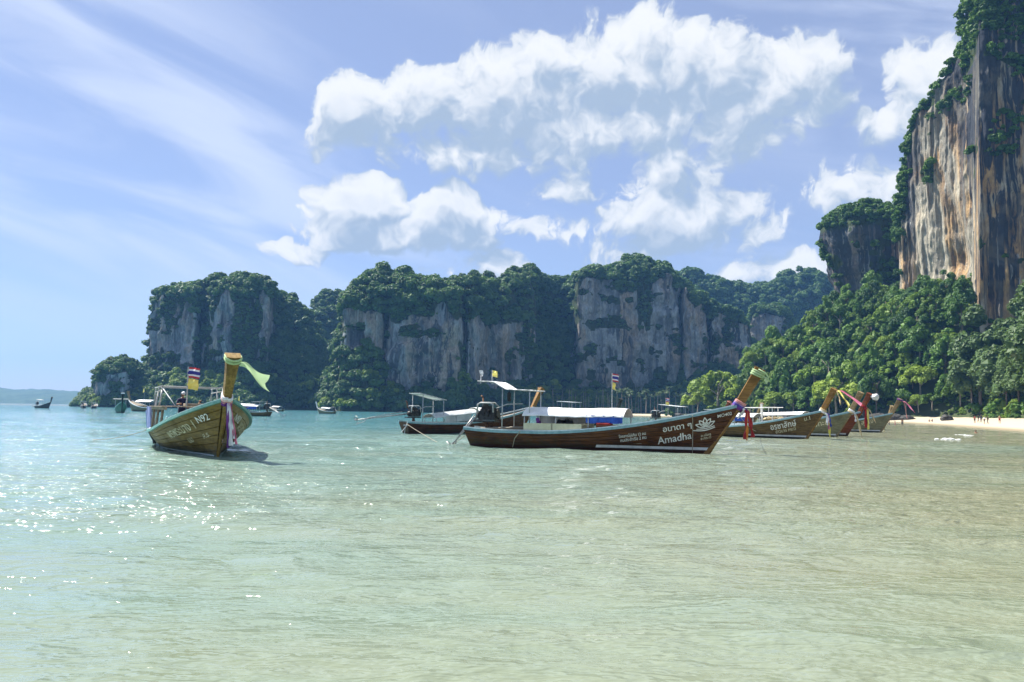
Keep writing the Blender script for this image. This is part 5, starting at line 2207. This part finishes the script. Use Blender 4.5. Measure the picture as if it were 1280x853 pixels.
for k, (x, y) in enumerate(((4.7, -0.30), (4.95, -0.1), (5.15, -0.35))):
    b = MB()
    b.box((x, y, 1.23), (0.34, 0.30, 0.20), taper=0.7)
    b.tube([(x - .1, y - .14, 1.28), (x, y - .22, 1.36), (x + .12, y - .14, 1.28)], 0.03, 6)
    boat_thing(amadha, 'bag', b.build('bag', M['black_cloth'], bevel=0.03), 'black bag among the baggage under the white awning', 'bag', 'black bags under the awning')
b = MB()
b.box((4.85, -0.2, 0.96), (0.9, 0.8, 0.34))
part(amadha, 'bench', b, M['deck_wood'], bevel=0.01)
b = MB()
b.add(strip([(3.75, -0.72, 1.42), (3.78, -0.74, 1.3), (3.86, -0.72, 1.10)], [0.16, 0.2, 0.2], (1, 0, 0), 2, 0.03).reshape(-1, 3), grid_faces(26, 5).tolist())
boat_thing(amadha, 'towel', b.build('towel', M['purple'], smooth=True), 'purple towel hanging from the end of the white awning', 'towel')
v_, f_ = ico(2)
b = MB()
b.tube([(2.28, -0.55, 2.88), (2.28, -0.55, 2.58)], 0.012, 5)
b.tube([(2.28, -0.55, 2.60), (2.28, -0.55, 2.54), (2.28, -0.55, 2.22), (2.28, -0.55, 2.15)], [0.04, 0.085, 0.085, 0.04], 12)
boat_thing(amadha, 'fender', b.build('fender', M['rubber'], smooth=True), 'black boat fender hung under the raised stern canopy', 'fender')
flagstaff(amadha, 7.0, 0.0, 1.85, 3.52, (0.38, 0.36), True, (0.26, 0.32), 0.9)
flagstaff(amadha, 0.9, 0.55, 3.0, 3.72, (0.28, 0.30), False, None, 0.2)
b = MB()
b.tube([(0, 0, 3.0), (0, 0, 3.66)], 0.014, 6)
b.add(strip([(0, 0, 3.64), (0.03, 0, 3.5), (0.06, 0.02, 3.36)], [0.18, 0.16, 0.05], (1, 0.3, 0), 3, 0.02).reshape(-1, 3), grid_faces(26, 5).tolist())
st_ = part(amadha, 'flagstaff', b, M['white_cloth'])
st_.location = (0.85, -0.6, 0)
b = MB()
for (x, y, z, L, a_) in ((2.0, -0.30, 0.86, 2.4, 0.06), (2.2, 0.1, 0.90, 2.1, -0.05), (1.9, 0.35, 0.84, 2.6, 0.02)):
    b.tube([(x - L / 2, y - a_ * L, z), (x + L / 2, y + a_ * L, z + 0.06)], 0.045, 7)
part(amadha, 'spare_pole', b, M['deck_wood'], smooth=True)
ribbons(amadha, 0.49, [(-0.16, 'white_cloth', 0.42, 0.16, -0.30, -0.12), (-0.10, 'red', 1.30, 0.16, -0.05, -0.06), (-0.02, 'orange_cloth', 1.35, 0.12, 0.03, 0.0), (0.08, 'red', 1.22, 0.20, 0.24, 0.05), (0.02, 'purple', 0.55, 0.16, 0.0, 0.0)],
        'red, orange and purple sashes knotted on the prow of the boat lettered Amadha', ('purple', 'blue_cloth', 'rose'))
ribbons(amadha, 0.90, [(-0.20, 'lime', 0.30, 0.22, 0.05, -0.04)], 'lime cloth wound near the tip of the Amadha prow', ('lime', 'lime'), 'prow_scarf', turns=2)
c_, tan_, fw_, w_, th_ = prow_frame(0.98)
b = MB()
path = [c_ + fw_ * a_ + np.array((0, y_, z_)) for a_, y_, z_ in ((-0.1, -0.26, 0.02), (0.2, -0.27, 0.0), (0.33, -0.2, -0.12), (0.30, -0.12, -0.32), (0.16, -0.2, -0.46))]
b.tube(path, 0.03, 6)
boat_thing(amadha, 'prow_scarf', b.build('prow_scarf', M['lime'], smooth=True), 'loose loop of lime cloth off the very tip of the Amadha prow', 'scarf')
p0 = in_boat(amadha, on_hull(np.array([10.66]), np.array([-0.02]), -1, 0.08)[0])
p1 = in_boat(amadha, on_hull(np.array([10.62]), np.array([0.6]), -1, 0.06)[0])
p2 = in_boat(amadha, on_hull(np.array([10.55]), np.array([1.62]), -1, 0.10)[0])
rope_thing([p0, p1, p2], 0.018, 'rope', 'pale rope hanging down the flank past the lotus emblem')
p0 = in_boat(amadha, on_hull(np.array([3.05]), np.array([-0.06]), -1, 0.07)[0])
p1 = in_boat(amadha, on_hull(np.array([2.72]), np.array([0.30]), -1, 0.06)[0])
p2 = in_boat(amadha, on_hull(np.array([2.55]), np.array([0.72]), -1, 0.09)[0])
rope_thing([p0, p1, p2], 0.022, 'rope', 'rope hanging over the flank below the raised stern canopy')

# --- the boat with the lime pennant, bow on
bow_ = np.array(wspot(272, 572))
ang_ = math.atan2(bow_[0], bow_[1]) - R(8.5)
stern_ = bow_ + 12.2 * np.array((math.sin(ang_), math.cos(ang_)))
pennant = longtail('olive longtail boat numbered 92 with a tall prow flying a lime scarf', stern_, bow_, 'hull_olive', 'prow_olive', 'rail_green', stripe=False, zscale=0.94)
pennant.scale[1] = 1.68
pennant['prow_narrow'] = 0.56
for c_ in pennant.children:
    if c_.name.startswith('prow'):
        c_.scale = (1, 0.56, 1)
for s in (-1, 1):
    link('waterline_stripe', band_mesh(s, 0.03, 0.085, 0.35, 0.985, M['rail_light']), pennant)
link('lettering', lettering('พรพระนาง 1', 8.2, 10.75, 0.58, -1, M['letter_old'], 0.82), pennant)
link('lettering', lettering('N92', 11.02, 11.72, 0.46, -1, M['letter'], 0.78), pennant)
link('lettering', lettering('นม', 9.6, 10.0, 0.95, -1, M['letter_old'], 0.8), pennant)
link('lettering', lettering('ส.ร.', 10.8, 11.3, 0.98, -1, M['letter_old'], 0.7), pennant)
link('lettering', lettering('N92', 11.72, 11.02, 0.46, 1, M['letter'], 0.78), pennant)
link('lettering', lettering('พรพระนาง 1', 10.75, 8.2, 0.58, 1, M['letter_old'], 0.82), pennant)
# plank roof and open pipe frame
b = MB()
for k in range(9):
    y = -0.86 + 0.215 * k
    b.box((5.2, y, 1.86 + 0.008 * (k % 3)), (5.6, 0.19, 0.03))
rf = part(pennant, 'roof', b, M['deck_wood'])
for x in (2.9, 4.8, 6.6):
    for s in (-1, 1):
        b = MB()
        b.tube([(x, s * 0.88, 0.8), (x, s * 0.84, 1.85)], 0.03, 6)
        link('post', b.build('post', M['deck_wood']), rf)
b = MB()
b.box((5.2, -0.86, 1.78), (5.65, 0.05, 0.12))
b.box((5.2, 0.86, 1.78), (5.65, 0.05, 0.12))
link('roof_beam', b.build('roof_beam', M['deck_wood']), rf)
b = MB()
b.box((4.2, 0.1, 1.95), (0.9, 0.6, 0.12))
boat_thing(pennant, 'stowed_board', b.build('stowed_board', M['deck_wood'], bevel=0.01), 'pale boards stowed flat on the plank roof', 'boards')
b = MB()
for s in (-1, 1):
    b.tube([(0.9, s * 0.72, 0.8), (0.9, s * 0.74, 2.35), (1.1, s * 0.74, 2.55), (4.1, s * 0.74, 2.60)], 0.024, 7)
    b.tube([(0.9, s * 0.74, 2.76), (4.2, s * 0.74, 2.80)], 0.024, 7)
    b.tube([(4.1, s * 0.74, 2.60), (4.15, s * 0.80, 1.86)], 0.024, 7)
    b.tube([(2.6, s * 0.74, 2.58), (2.5, s * 0.80, 1.75), (2.4, s * .85, 0.8)], 0.022, 7)
    b.tube([(4.1, s * 0.74, 2.72), (6.3, s * 0.55, 1.88)], 0.014, 5)
    for x in (1.1, 2.6, 4.1):
        b.tube([(x, s * 0.74, 2.55), (x, s * 0.74, 2.78)], 0.018, 6)
for x in (0.95, 2.0, 3.1, 4.15):
    b.tube([(x, -0.74, 2.78), (x, 0.74, 2.78)], 0.02, 6)
part(pennant, 'pipe_frame', b, M['pipe'], smooth=True)
b = MB()
b.grid(np.array([[(0.55 + 1.65 * i / 14, -0.86 - 0.04 * math.sin(i * 1.8) - 0.05 * (1 - j / 5), 1.84 - 1.05 * j / 5 - (0.20 if i < 3 else 0) * (1 - j / 5)) for i in range(15)] for j in range(6)]))
part(pennant, 'side_curtain', b, M['curtain_lilac'], smooth=True)['label'] = 'lilac curtain hung along the stern quarter'
b = MB()
b.grid(np.array([[(3.0 + 1.3 * i / 10, 0.80 + 0.03 * math.sin(i * 1.8), 1.78 - 0.55 * j / 4) for i in range(11)] for j in range(5)]))
part(pennant, 'side_curtain', b, M['canvas'], smooth=True)
b = MB()
b.box((3.6, -0.25, 0.95), (1.4, 0.8, 0.5))
part(pennant, 'locker', b, M['hull_dark'], bevel=0.02)
flagstaff(pennant, 6.0, -0.28, 1.88, 3.62, (0.36, 0.46), True, (0.28, 0.46), 0.85)
engine_parts(pennant, (0.75, 0.2, 1.15), (-3.2, 0.6, -0.9), True, 1.0)
ribbons(pennant, 0.50, [(0.0, 'white_cloth', 1.50, 0.13, 0.02, 0.16), (0.05, 'pink', 1.45, 0.10, 0.06, 0.28), (-0.03, 'purple', 1.58, 0.09, 0.0, 0.10), (0.02, 'white_cloth', 1.25, 0.09, 0.08, 0.22)],
        'pink, white and purple sashes knotted on the prow under the lime scarf', ('purple', 'rose', 'white_cloth'))
c_, tan_, fw_, w_, th_ = prow_frame(0.93)
mb = MB()
rows = []
n_ = 20
for i in range(n_ + 1):
    f = i / n_
    ctr = c_ + fw_ * 0.12 + np.array((0.10 + 0.1 * f, 0.20 + 0.86 * f, -0.05 - 0.62 * f ** 1.15 + 0.05 * math.sin(f * 7)))
    half = 0.06 + 0.25 * f
    row = []
    for j in range(7):
        q = j / 6 - 0.5
        tip = 0.16 * abs(q) * 2 * (f ** 3)
        row.append(ctr + np.array((0.06 * math.sin(f * 6 + q * 3), tip + 0.03 * math.sin(q * 8), 2 * q * half * 0.95 + 0.05 * math.sin(f * 5))))
    rows.append(row)
mb.grid(rows)
for k in range(2):
    pth = []
    for i in range(17):
        a = 2 * math.pi * i / 16
        ca, sa = math.cos(a), math.sin(a)
        pth.append(c_ + tan_ * (0.10 * k - 0.02 + 0.07 * abs(sa)) + fw_ * ((0.52 * th_ + 0.03) * math.copysign(abs(ca) ** .6, ca) - 0.19 * th_) + np.array((0, (0.5 * w_ + 0.03) * math.copysign(abs(sa) ** .6, sa), 0)))
    mb.tube(pth, 0.045, 6)
boat_thing(pennant, 'prow_scarf', mb.build('prow_scarf', M['lime'], smooth=True), 'lime green scarf streaming from the top of the tall olive prow', 'scarf')
# dark rope fenders over the quarter
for k, (x, d) in enumerate(((0.25, 0.62), (0.75, 0.5), (1.15, 0.66))):
    q0 = in_boat(pennant, on_hull(np.array([x]), np.array([-0.08]), -1, 0.0)[0])
    q1 = in_boat(pennant, on_hull(np.array([x - 0.05]), np.array([0.05]), -1, 0.16)[0])
    q2 = in_boat(pennant, on_hull(np.array([x - 0.1]), np.array([d]), -1, 0.18)[0])
    b = MB()
    b.tube([q0, q1, (q1 + q2) / 2, q2], 0.05, 8)
    v, f = ico(1)
    b.add(v * 0.10 + np.array(q2), f)
    link('rope_fender', b.build('rope_fender', M['rope_dark'], smooth=True), label='dark knotted rope fender hung over the quarter of the olive boat', cat='fender', group='rope fenders on the olive boat')
rope_thing([in_boat(pennant, (0.3, -0.6, 0.85)), Vector((*wspot(116, 550), 0.0))], 0.016, 'rope', 'thin mooring rope running from the olive boat down into the sea', 0.15)
pl = in_boat(pennant, (2.05, -0.1, 0.73))
person((pl.x, pl.y, pl.z), pennant.rotation_euler.z - math.pi / 2 + 0.2, 'steer', dict(skin='skin_tan', shirt='navy', sleeve='navy', pants='navy', leg='navy'),
       'boatman in dark blue clothes and pale cap standing under the pipe frame', 'cap_grey')

# --- the boat whose tail engine points out to sea, behind the named one
tail = longtail('brown longtail boat with its propeller shaft swung out over the water', spot(504, 59.0), spot(652, 66.0), 'hull_brown', 'prow_wood', 'rail_teal', stripe=False)
engine_parts(tail, (0.9, 0.0, 1.20), (-3.75, -0.2, -0.42), True, 1.15)
canopy(tail, 0.95, 3.3, 0.8, lerpf(2.98, 2.52), ((0.12, 0.9), (0.9, 0.9)), 'canvas', 0.8)
canopy(tail, 2.2, 6.2, 0.85, lambda f: 1.20 + 0.42 * f, ((0.05, 0.95), (0.5, 0.95), (0.97, 0.95)), 'canvas_grey', 0.78, 'awning', arch=0.26, valance=0.04)
canopy(tail, 6.3, 8.2, 0.8, lerpf(1.75, 1.72), ((0.05, 0.95), (0.95, 0.95)), 'canvas', 0.9, 'awning', arch=0.25)
b = MB()
b.grid(np.array([[(3.2 + 2.4 * i / 10, -0.80 + 0.03 * math.sin(i * 2), 1.38 + 0.1 * i / 10 - 0.5 * j / 4) for i in range(11)] for j in range(5)]))
part(tail, 'side_curtain', b, M['canvas_grey'], smooth=True)
b = MB()
b.box((0.0, -0.55, 0.62), (0.5, 0.06, 0.10))
b.tube([(0.05, -0.6, 0.85), (-0.25, -0.75, 0.4), (-0.3, -0.75, -0.1)], 0.03, 6)
b.tube([(0.0, -0.5, 0.55), (-0.45, -0.55, 0.1)], 0.025, 6)
part(tail, 'boarding_ladder', b, M['pipe'])
rope_thing([in_boat(tail, (0.1, -0.4, 0.7)), Vector((*wspot(560, 556), 0.03)), in_boat(amadha, (0.2, -0.3, 0.75))], 0.014, 'rope', 'slack line between the two boats with raised stern canopies', 0.2)

# --- boats half hidden behind the named one
hid = longtail('longtail boat with red prow end and small pale canopy half hidden behind the Amadha hull', spot(812, 98), spot(895, 90.5), 'hull_umber', 'hull_red', 'rail_teal', stripe=False, fittings=False)
engine_parts(hid, (1.1, 0.0, 1.35), (-2.0, 1.2, -1.0), True, 1.45)
canopy(hid, 2.3, 6.0, 0.9, lerpf(3.25, 2.95), ((0.45, 0.9), (0.9, 0.9)), 'canvas_grey', 0.8)
flagstaff(hid, 3.2, -0.4, 3.1, 4.15, (0.55, 0.5), True, (0.5, 0.4), 0.6)
ribbons(hid, 0.97, [(-0.1, 'rose', 0.5, 0.2, 0.1, 0.0)], 'rose cloth over the tip of the half hidden red prow', ('rose',), 'prow_scarf', turns=1)
hid2 = longtail('longtail boat with a thin dark roof seen over the white awning of the named boat', spot(690, 112), spot(762, 104), 'hull_dark', 'hull_dark', 'rail_teal', stripe=False, fittings=False)
canopy(hid2, 1.8, 5.2, 0.9, lerpf(3.35, 3.2), ((0.3, 0.9), (0.9, 0.9)), 'canvas_grey', 0.8)
canopy(hid2, 6.0, 9.6, 0.9, lambda f: 1.35 + 0.5 * f, ((0.05, 0.9), (0.95, 0.9)), 'canvas_grey', 0.9, 'awning', arch=0.4)
hid3 = longtail('longtail boat with a white stern roof behind the boat with red ribbons', spot(868, 92), spot(938, 84), 'hull_umber', 'prow_grey', 'rail_teal', stripe=False, fittings=False)
canopy(hid3, 3.0, 6.6, 0.9, lerpf(2.85, 2.8), ((0.2, 0.9), (0.9, 0.9)), 'canvas_grey', 0.8)

# --- the row of prows beside the beach
row1 = longtail('umber longtail boat with white Thai name and broad pale stem beside the Amadha prow', *moor(1009, 549.5, -46), 'hull_umber', 'prow_wood', 'rail_teal')
link('lettering', lettering('อรชาลักษ์', 8.7, 10.6, 0.62, -1, M['letter'], 1.15), row1)
link('lettering', lettering('อ่าวนาง กระบี่', 9.0, 10.5, 0.92, -1, M['letter_old'], 1.1), row1)
link('lettering', lettering('น.1', 11.2, 11.6, 0.40, -1, M['letter_old'], 1.0), row1)
canopy(row1, 4.0, 7.4, 0.85, lambda f: 1.62, ((0.05, 0.95), (0.5, 0.95), (0.97, 0.95)), 'canvas', 0.8, 'awning', arch=0.24, valance=0.05)
b = MB()
b.grid(np.array([[(4.2 + 2.8 * i / 10, -0.80, 1.58 - 0.35 * j / 3) for i in range(11)] for j in range(4)]))
part(row1, 'side_curtain', b, M['tarp_blue'])
b = MB()
for s in (-1, 1):
    b.tube([(7.9, s * .5, 1.1), (7.9, s * .5, 2.28)], 0.03, 6)
    b.tube([(8.7, s * .45, 1.3), (8.7, s * .45, 2.30)], 0.03, 6)
    b.tube([(6.3, s * .55, 2.28), (9.1, s * .5, 2.32)], 0.03, 6)
b.tube([(7.6, 0, 1.1), (7.6, 0, 2.6)], 0.09, 8)
part(row1, 'roof_rack', b, M['white'])
b = MB()
v, f = ico(2)
for k in range(9):
    b.add(v * np.array((0.28, 0.22, 0.14)) + np.array((8.0 + 0.16 * k, 0.25 * math.sin(k * 2.2), 1.42 + 0.03 * (k % 3))), f)
boat_thing(row1, 'net_heap', b.build('net_heap', M['beige'], smooth=True), 'heap of beige netting on the fore deck of the umber boat', 'net')
ribbons(row1, 0.49, [(-0.1, 'white_cloth', 0.9, 0.16, 0.1, -0.1), (0.0, 'pink', 1.2, 0.12, 0.12, 0.0), (0.05, 'yellow', 1.75, 0.16, 0.16, 0.02), (0.1, 'blue_cloth', 1.0, 0.12, 0.2, 0.05)],
        'faded white, pink and yellow ribbons hanging from the stem of the umber boat', ('white_cloth', 'beige'))
c_, tan_, fw_, w_, th_ = prow_frame(0.97)
mb = MB()
for k, (colr, ex, ez) in enumerate((('pink', 1.9, -0.95), ('yellow', 1.05, -1.05), ('beige', 0.45, -0.85))):
    p0 = c_ + fw_ * 0.12
    mb.add(strip([p0, p0 + (0.25 * ex, -0.2, 0.05), p0 + (0.6 * ex, -0.3, 0.4 * ez), p0 + (ex, -0.35, ez)], [0.06, 0.12, 0.14, 0.26], (0.2, 0.4, 1.0), k + 1, 0.04).reshape(-1, 3), grid_faces(26, 5).tolist(), k)
boat_thing(row1, 'prow_scarf', mb.build('prow_scarf', mats=[M['pink'], M['yellow'], M['beige']], smooth=True), 'pink and pale streamers blowing off the prow tip of the umber boat', 'scarf')
rope_thing([in_boat(amadha, (LS - 0.1, -0.1, 1.7)), in_boat(row1, (7.6, -0.9, 0.5))], 0.014, 'rope', 'thin line from the Amadha prow across to the umber boat', 0.12)

row2 = longtail('weathered grey green longtail boat lying close beside the umber one', *moor(1046, 546.8, -48), 'hull_grey', 'prow_grey', 'rail_teal')
canopy(row2, 4.4, 8.6, 0.85, lambda f: 1.72 + 0.15 * f, ((0.05, 0.95), (0.5, 0.95), (0.97, 0.95)), 'canvas', 0.8, 'awning', arch=0.22, valance=0.04)
ribbons(row2, 0.50, [(0.0, 'beige', 2.05, 0.15, 0.55, 0.0), (-0.05, 'white_cloth', 0.7, 0.18, 0.1, -0.05)], 'long beige ribbon hanging from the stem of the weathered grey green boat', ('beige', 'white_cloth'))
link('lettering', lettering('ดาวทะเล', 9.0, 10.9, 0.60, -1, M['letter_old'], 1.0), row2)
row3 = longtail('red brown longtail boat with white cloth bundled on its prow tip', *moor(1058.5, 545.6, -48), 'hull_red', 'hull_red', 'rail_teal')
mb = MB()
v, f = ico(3)
c_, tan_, fw_, w_, th_ = prow_frame(0.97)
vv = v * np.array((0.34, 0.24, 0.26)) * (1 + 0.6 * fbm(v * 2.6, 3, 0.6, 5))[:, None]
mb.add(vv + c_ + fw_ * 0.40 + tan_ * 0.05, f)
boat_thing(row3, 'cloth_bundle', mb.build('cloth_bundle', M['white_cloth'], smooth=True), 'white cloth bundle tied on the red brown prow tip', 'cloth')
ribbons(row3, 0.62, [(-0.1, 'red', 1.7, 0.42, 0.0, -0.2), (-0.05, 'yellow', 1.85, 0.2, 0.18, -0.24), (0.0, 'beige', 1.3, 0.12, 0.7, 0.0)], 'red and yellow pennon hanging down the red brown prow', ('red',))
row4 = longtail('green grey longtail boat afloat beside the sand beach', *moor(1101, 541, -44), 'hull_grey', 'prow_grey', 'rail_teal')
link('lettering', lettering('สุขใจ', 9.4, 10.6, 0.55, -1, M['letter_old'], 1.0), row4)
ribbons(row4, 0.97, [(0.0, 'pink', 1.25, 0.14, 1.15, 0.0), (0.0, 'rose', 1.9, 0.10, 0.35, 0.0)], 'pink ribbons trailing from the prow of the green grey boat', ('purple',), 'prow_scarf', turns=2)
row5 = longtail('dark longtail boat whose crossed prow shows past the green grey boat', spot(1050, 117), spot(1104, 107.5), 'hull_umber', 'prow_grey', 'rail_teal', stripe=False, fittings=False)

# --- boats far out in the bay
far = [
    ('small dark longtail boat alone on the open water before the blue headland', 44.5, 305, 61, 297, 'hull_dark', 'hull_dark'),
    ('small covered longtail boat seen end on, the first of a pair off the low headland', 103, 322, 105.5, 333, 'hull_dark', 'hull_dark'),
    ('small covered longtail boat turned half aside, companion of the one seen end on', 115, 322, 120.0, 332, 'hull_dark', 'hull_dark'),
    ('sea green longtail boat bow on with a white roof bar across its prow', 149.5, 180, 152, 169, 'hull_green', 'hull_dark'),
    ('pale low longtail boat with white awning beside the sea green one', 200, 213, 165, 224, 'hull_grey', 'prow_grey'),
    ('covered longtail boat with blue sides and engine tail out, beyond the olive prow', 337, 148, 287, 155, 'hull_umber', 'prow_grey'),
    ('tiny pale boat close under the wooded shore', 354, 330, 336, 338, 'hull_grey', 'prow_grey'),
    ('small white and grey longtail boat under the wooded cliff foot', 419, 238, 398.5, 243, 'hull_grey', 'white'),
]
far_boats = []
for lab, ps, ds, pb, db, hm, pm in far:
    s_, b_ = np.array(spot(ps, ds)), np.array(spot(pb, db))
    L = np.linalg.norm(b_ - s_)
    fb_ = longtail(lab, s_, b_, hm, pm, 'rail_green' if hm == 'hull_green' else 'rail_light', stripe=False, detail=0.5, fittings=False)
    if L < 9.5:   # keep full breadth and height where the boat is seen turned
        fb_.scale = (L / LW, 0.9, 0.95)
    far_boats.append(fb_)
canopy(far_boats[0], 2.0, 4.8, 0.8, lerpf(2.9, 2.7), ((0.2, .9), (0.9, .9)), 'canvas_grey', 0.8)
engine_parts(far_boats[0], (1.0, 0, 1.2), (-2.6, 0, -0.8), True, 1.3)
for k in (1, 2):
    canopy(far_boats[k], 1.2, 4.2, 1.05, lerpf(2.75, 2.6), ((0.1, .9), (0.9, .9)), 'canvas', 0.8)
    engine_parts(far_boats[k], (0.9, 0, 1.2), (-2.6, 0, -0.8), True, 1.3)
    canopy(far_boats[k], 4.2, 8.0, 0.9, lerpf(1.7, 1.7), ((0.1, .9), (0.9, .9)), 'canvas_grey', 0.8, 'awning', arch=0.3)
canopy(far_boats[3], 2.2, 4.6, 1.35, lerpf(2.75, 2.7), ((0.1, .7), (0.9, .7)), 'canvas', 0.8)
b = MB()
b.box((LS + 0.84, 0, 3.72), (0.34, 0.62, 0.20))
boat_thing(far_boats[3], 'prow_cloth', b.build('prow_cloth', M['white_cloth'], bevel=0.04), 'white cloth bound on the prow tip of the sea green boat', 'cloth')
canopy(far_boats[4], 2.0, 8.0, 0.95, lerpf(1.75, 1.8), ((0.05, .9), (0.5, .9), (0.95, .9)), 'canvas', 0.8, 'awning', arch=0.35)
flagstaff(far_boats[4], 6.5, 0, 1.8, 4.2, (0.6, 0.7), False)
canopy(far_boats[5], 2.0, 8.6, 1.0, lambda f: 1.72 + 0.1 * f, ((0.05, .95), (0.5, .95), (0.95, .95)), 'canvas', 0.8, 'awning', arch=0.35)
b = MB()
b.grid(np.array([[(2.4 + 5.6 * i / 10, s_y, 1.7 - 0.45 * j / 3) for i in range(11)] for j in range(4) for s_y in (0.95,)]))
part(far_boats[5], 'side_curtain', b, M['tarp_blue'])
canopy(far_boats[5], 1.5, 4.0, 0.8, lerpf(2.55, 2.5), ((0.1, .9), (0.9, .9)), 'canvas_grey', 0.8)
flagstaff(far_boats[5], 8.4, 0, 1.8, 3.5, (0.4, 0.8), False)
engine_parts(far_boats[5], (0.7, 0, 1.3), (-3.6, 0.4, -1.1), True, 1.3)
canopy(far_boats[6], 2.0, 7.5, 0.95, lerpf(1.7, 1.8), ((0.05, .9), (0.95, .9)), 'canvas', 0.8, 'awning', arch=0.35)
canopy(far_boats[7], 2.5, 8.4, 0.95, lerpf(1.55, 1.75), ((0.05, .9), (0.95, .9)), 'canvas_grey', 0.8, 'awning', arch=0.35)
engine_parts(far_boats[7], (0.9, 0, 1.2), (-2.6, 0.3, -0.9), True, 1.3)


# ------------------------------------------------------------------ people on the beach and in the water
def beach_person(px, D, kind, cols, label, turn, sink=None, s=1.0, hair='hair'):
    x, y = spot(px, D)
    h, d = land_h(np.array([x]), np.array([y]))
    z = float(h[0]) if sink is None else sink
    if kind == 'sit':
        z -= 0.82 * s
    return person((x, y, z), turn, 'stand' if kind == 'stand' else kind, cols, label, None, hair, s)


tan_ = dict(skin='skin_tan', shirt='skin_tan', sleeve='skin_tan', pants='navy', leg='skin_tan')
beach_person(1127.5, 176, 'stand', dict(tan_, pants='black_cloth'), 'tanned bather standing knee deep beside the last prow', 2.2, -0.42, 1.04)
beach_person(1118.5, 180, 'stand', dict(tan_, shirt='pink', pants='pink'), 'wader in pink between the last prow and the tall bather', 1.0, -0.85)
beach_person(1111.0, 178, 'stand', dict(tan_, shirt='black_cloth'), 'wader in dark top close under the last prow', -2.0, -0.80)
beach_person(1161, 236, 'sit', dict(tan_, skin='skin_fair', shirt='white_cloth', sleeve='skin_fair', leg='skin_fair'), 'person in white sitting at the back of the sand by the grey boulder', 2.8)
beach_person(1165, 234, 'sit', dict(tan_, shirt='rose', sleeve='skin_tan'), 'person in rose top sitting on the sand beside the one in white', 2.2)
beach_person(1218, 186, 'stand', dict(tan_, shirt='red', pants='black_cloth'), 'person in red top standing at the edge of the undergrowth', 2.0)
beach_person(1222.5, 188, 'walk', dict(tan_, shirt='black_cloth', sleeve='black_cloth', pants='black_cloth'), 'person all in black walking behind the pair at the waterline', 1.6)
beach_person(1226, 188, 'stand', dict(tan_, shirt='navy', sleeve='navy', pants='navy', leg='navy'), 'person in dark blue standing beside the one all in black', 2.6)
beach_person(1230, 168, 'walk', dict(tan_, skin='skin_fair', shirt='white_cloth', sleeve='white_cloth', pants='black_cloth', leg='skin_fair'), 'person in white shirt and black shorts walking at the waterline', 1.9)
beach_person(1234.3, 168, 'walk', dict(tan_, shirt='black_cloth', sleeve='black_cloth', pants='black_cloth'), 'person in black shirt walking beside the white shirt at the waterline', 1.7)
beach_person(1249, 166, 'stand', dict(tan_, skin='skin_fair', shirt='skin_fair', sleeve='skin_fair', pants='red', leg='skin_fair'), 'bare chested person in red shorts standing alone on the sand', 2.9)
beach_person(1219, 96, 'stand', dict(tan_), 'swimmer with only head and shoulders above the water off the beach', 2.0, -1.36)
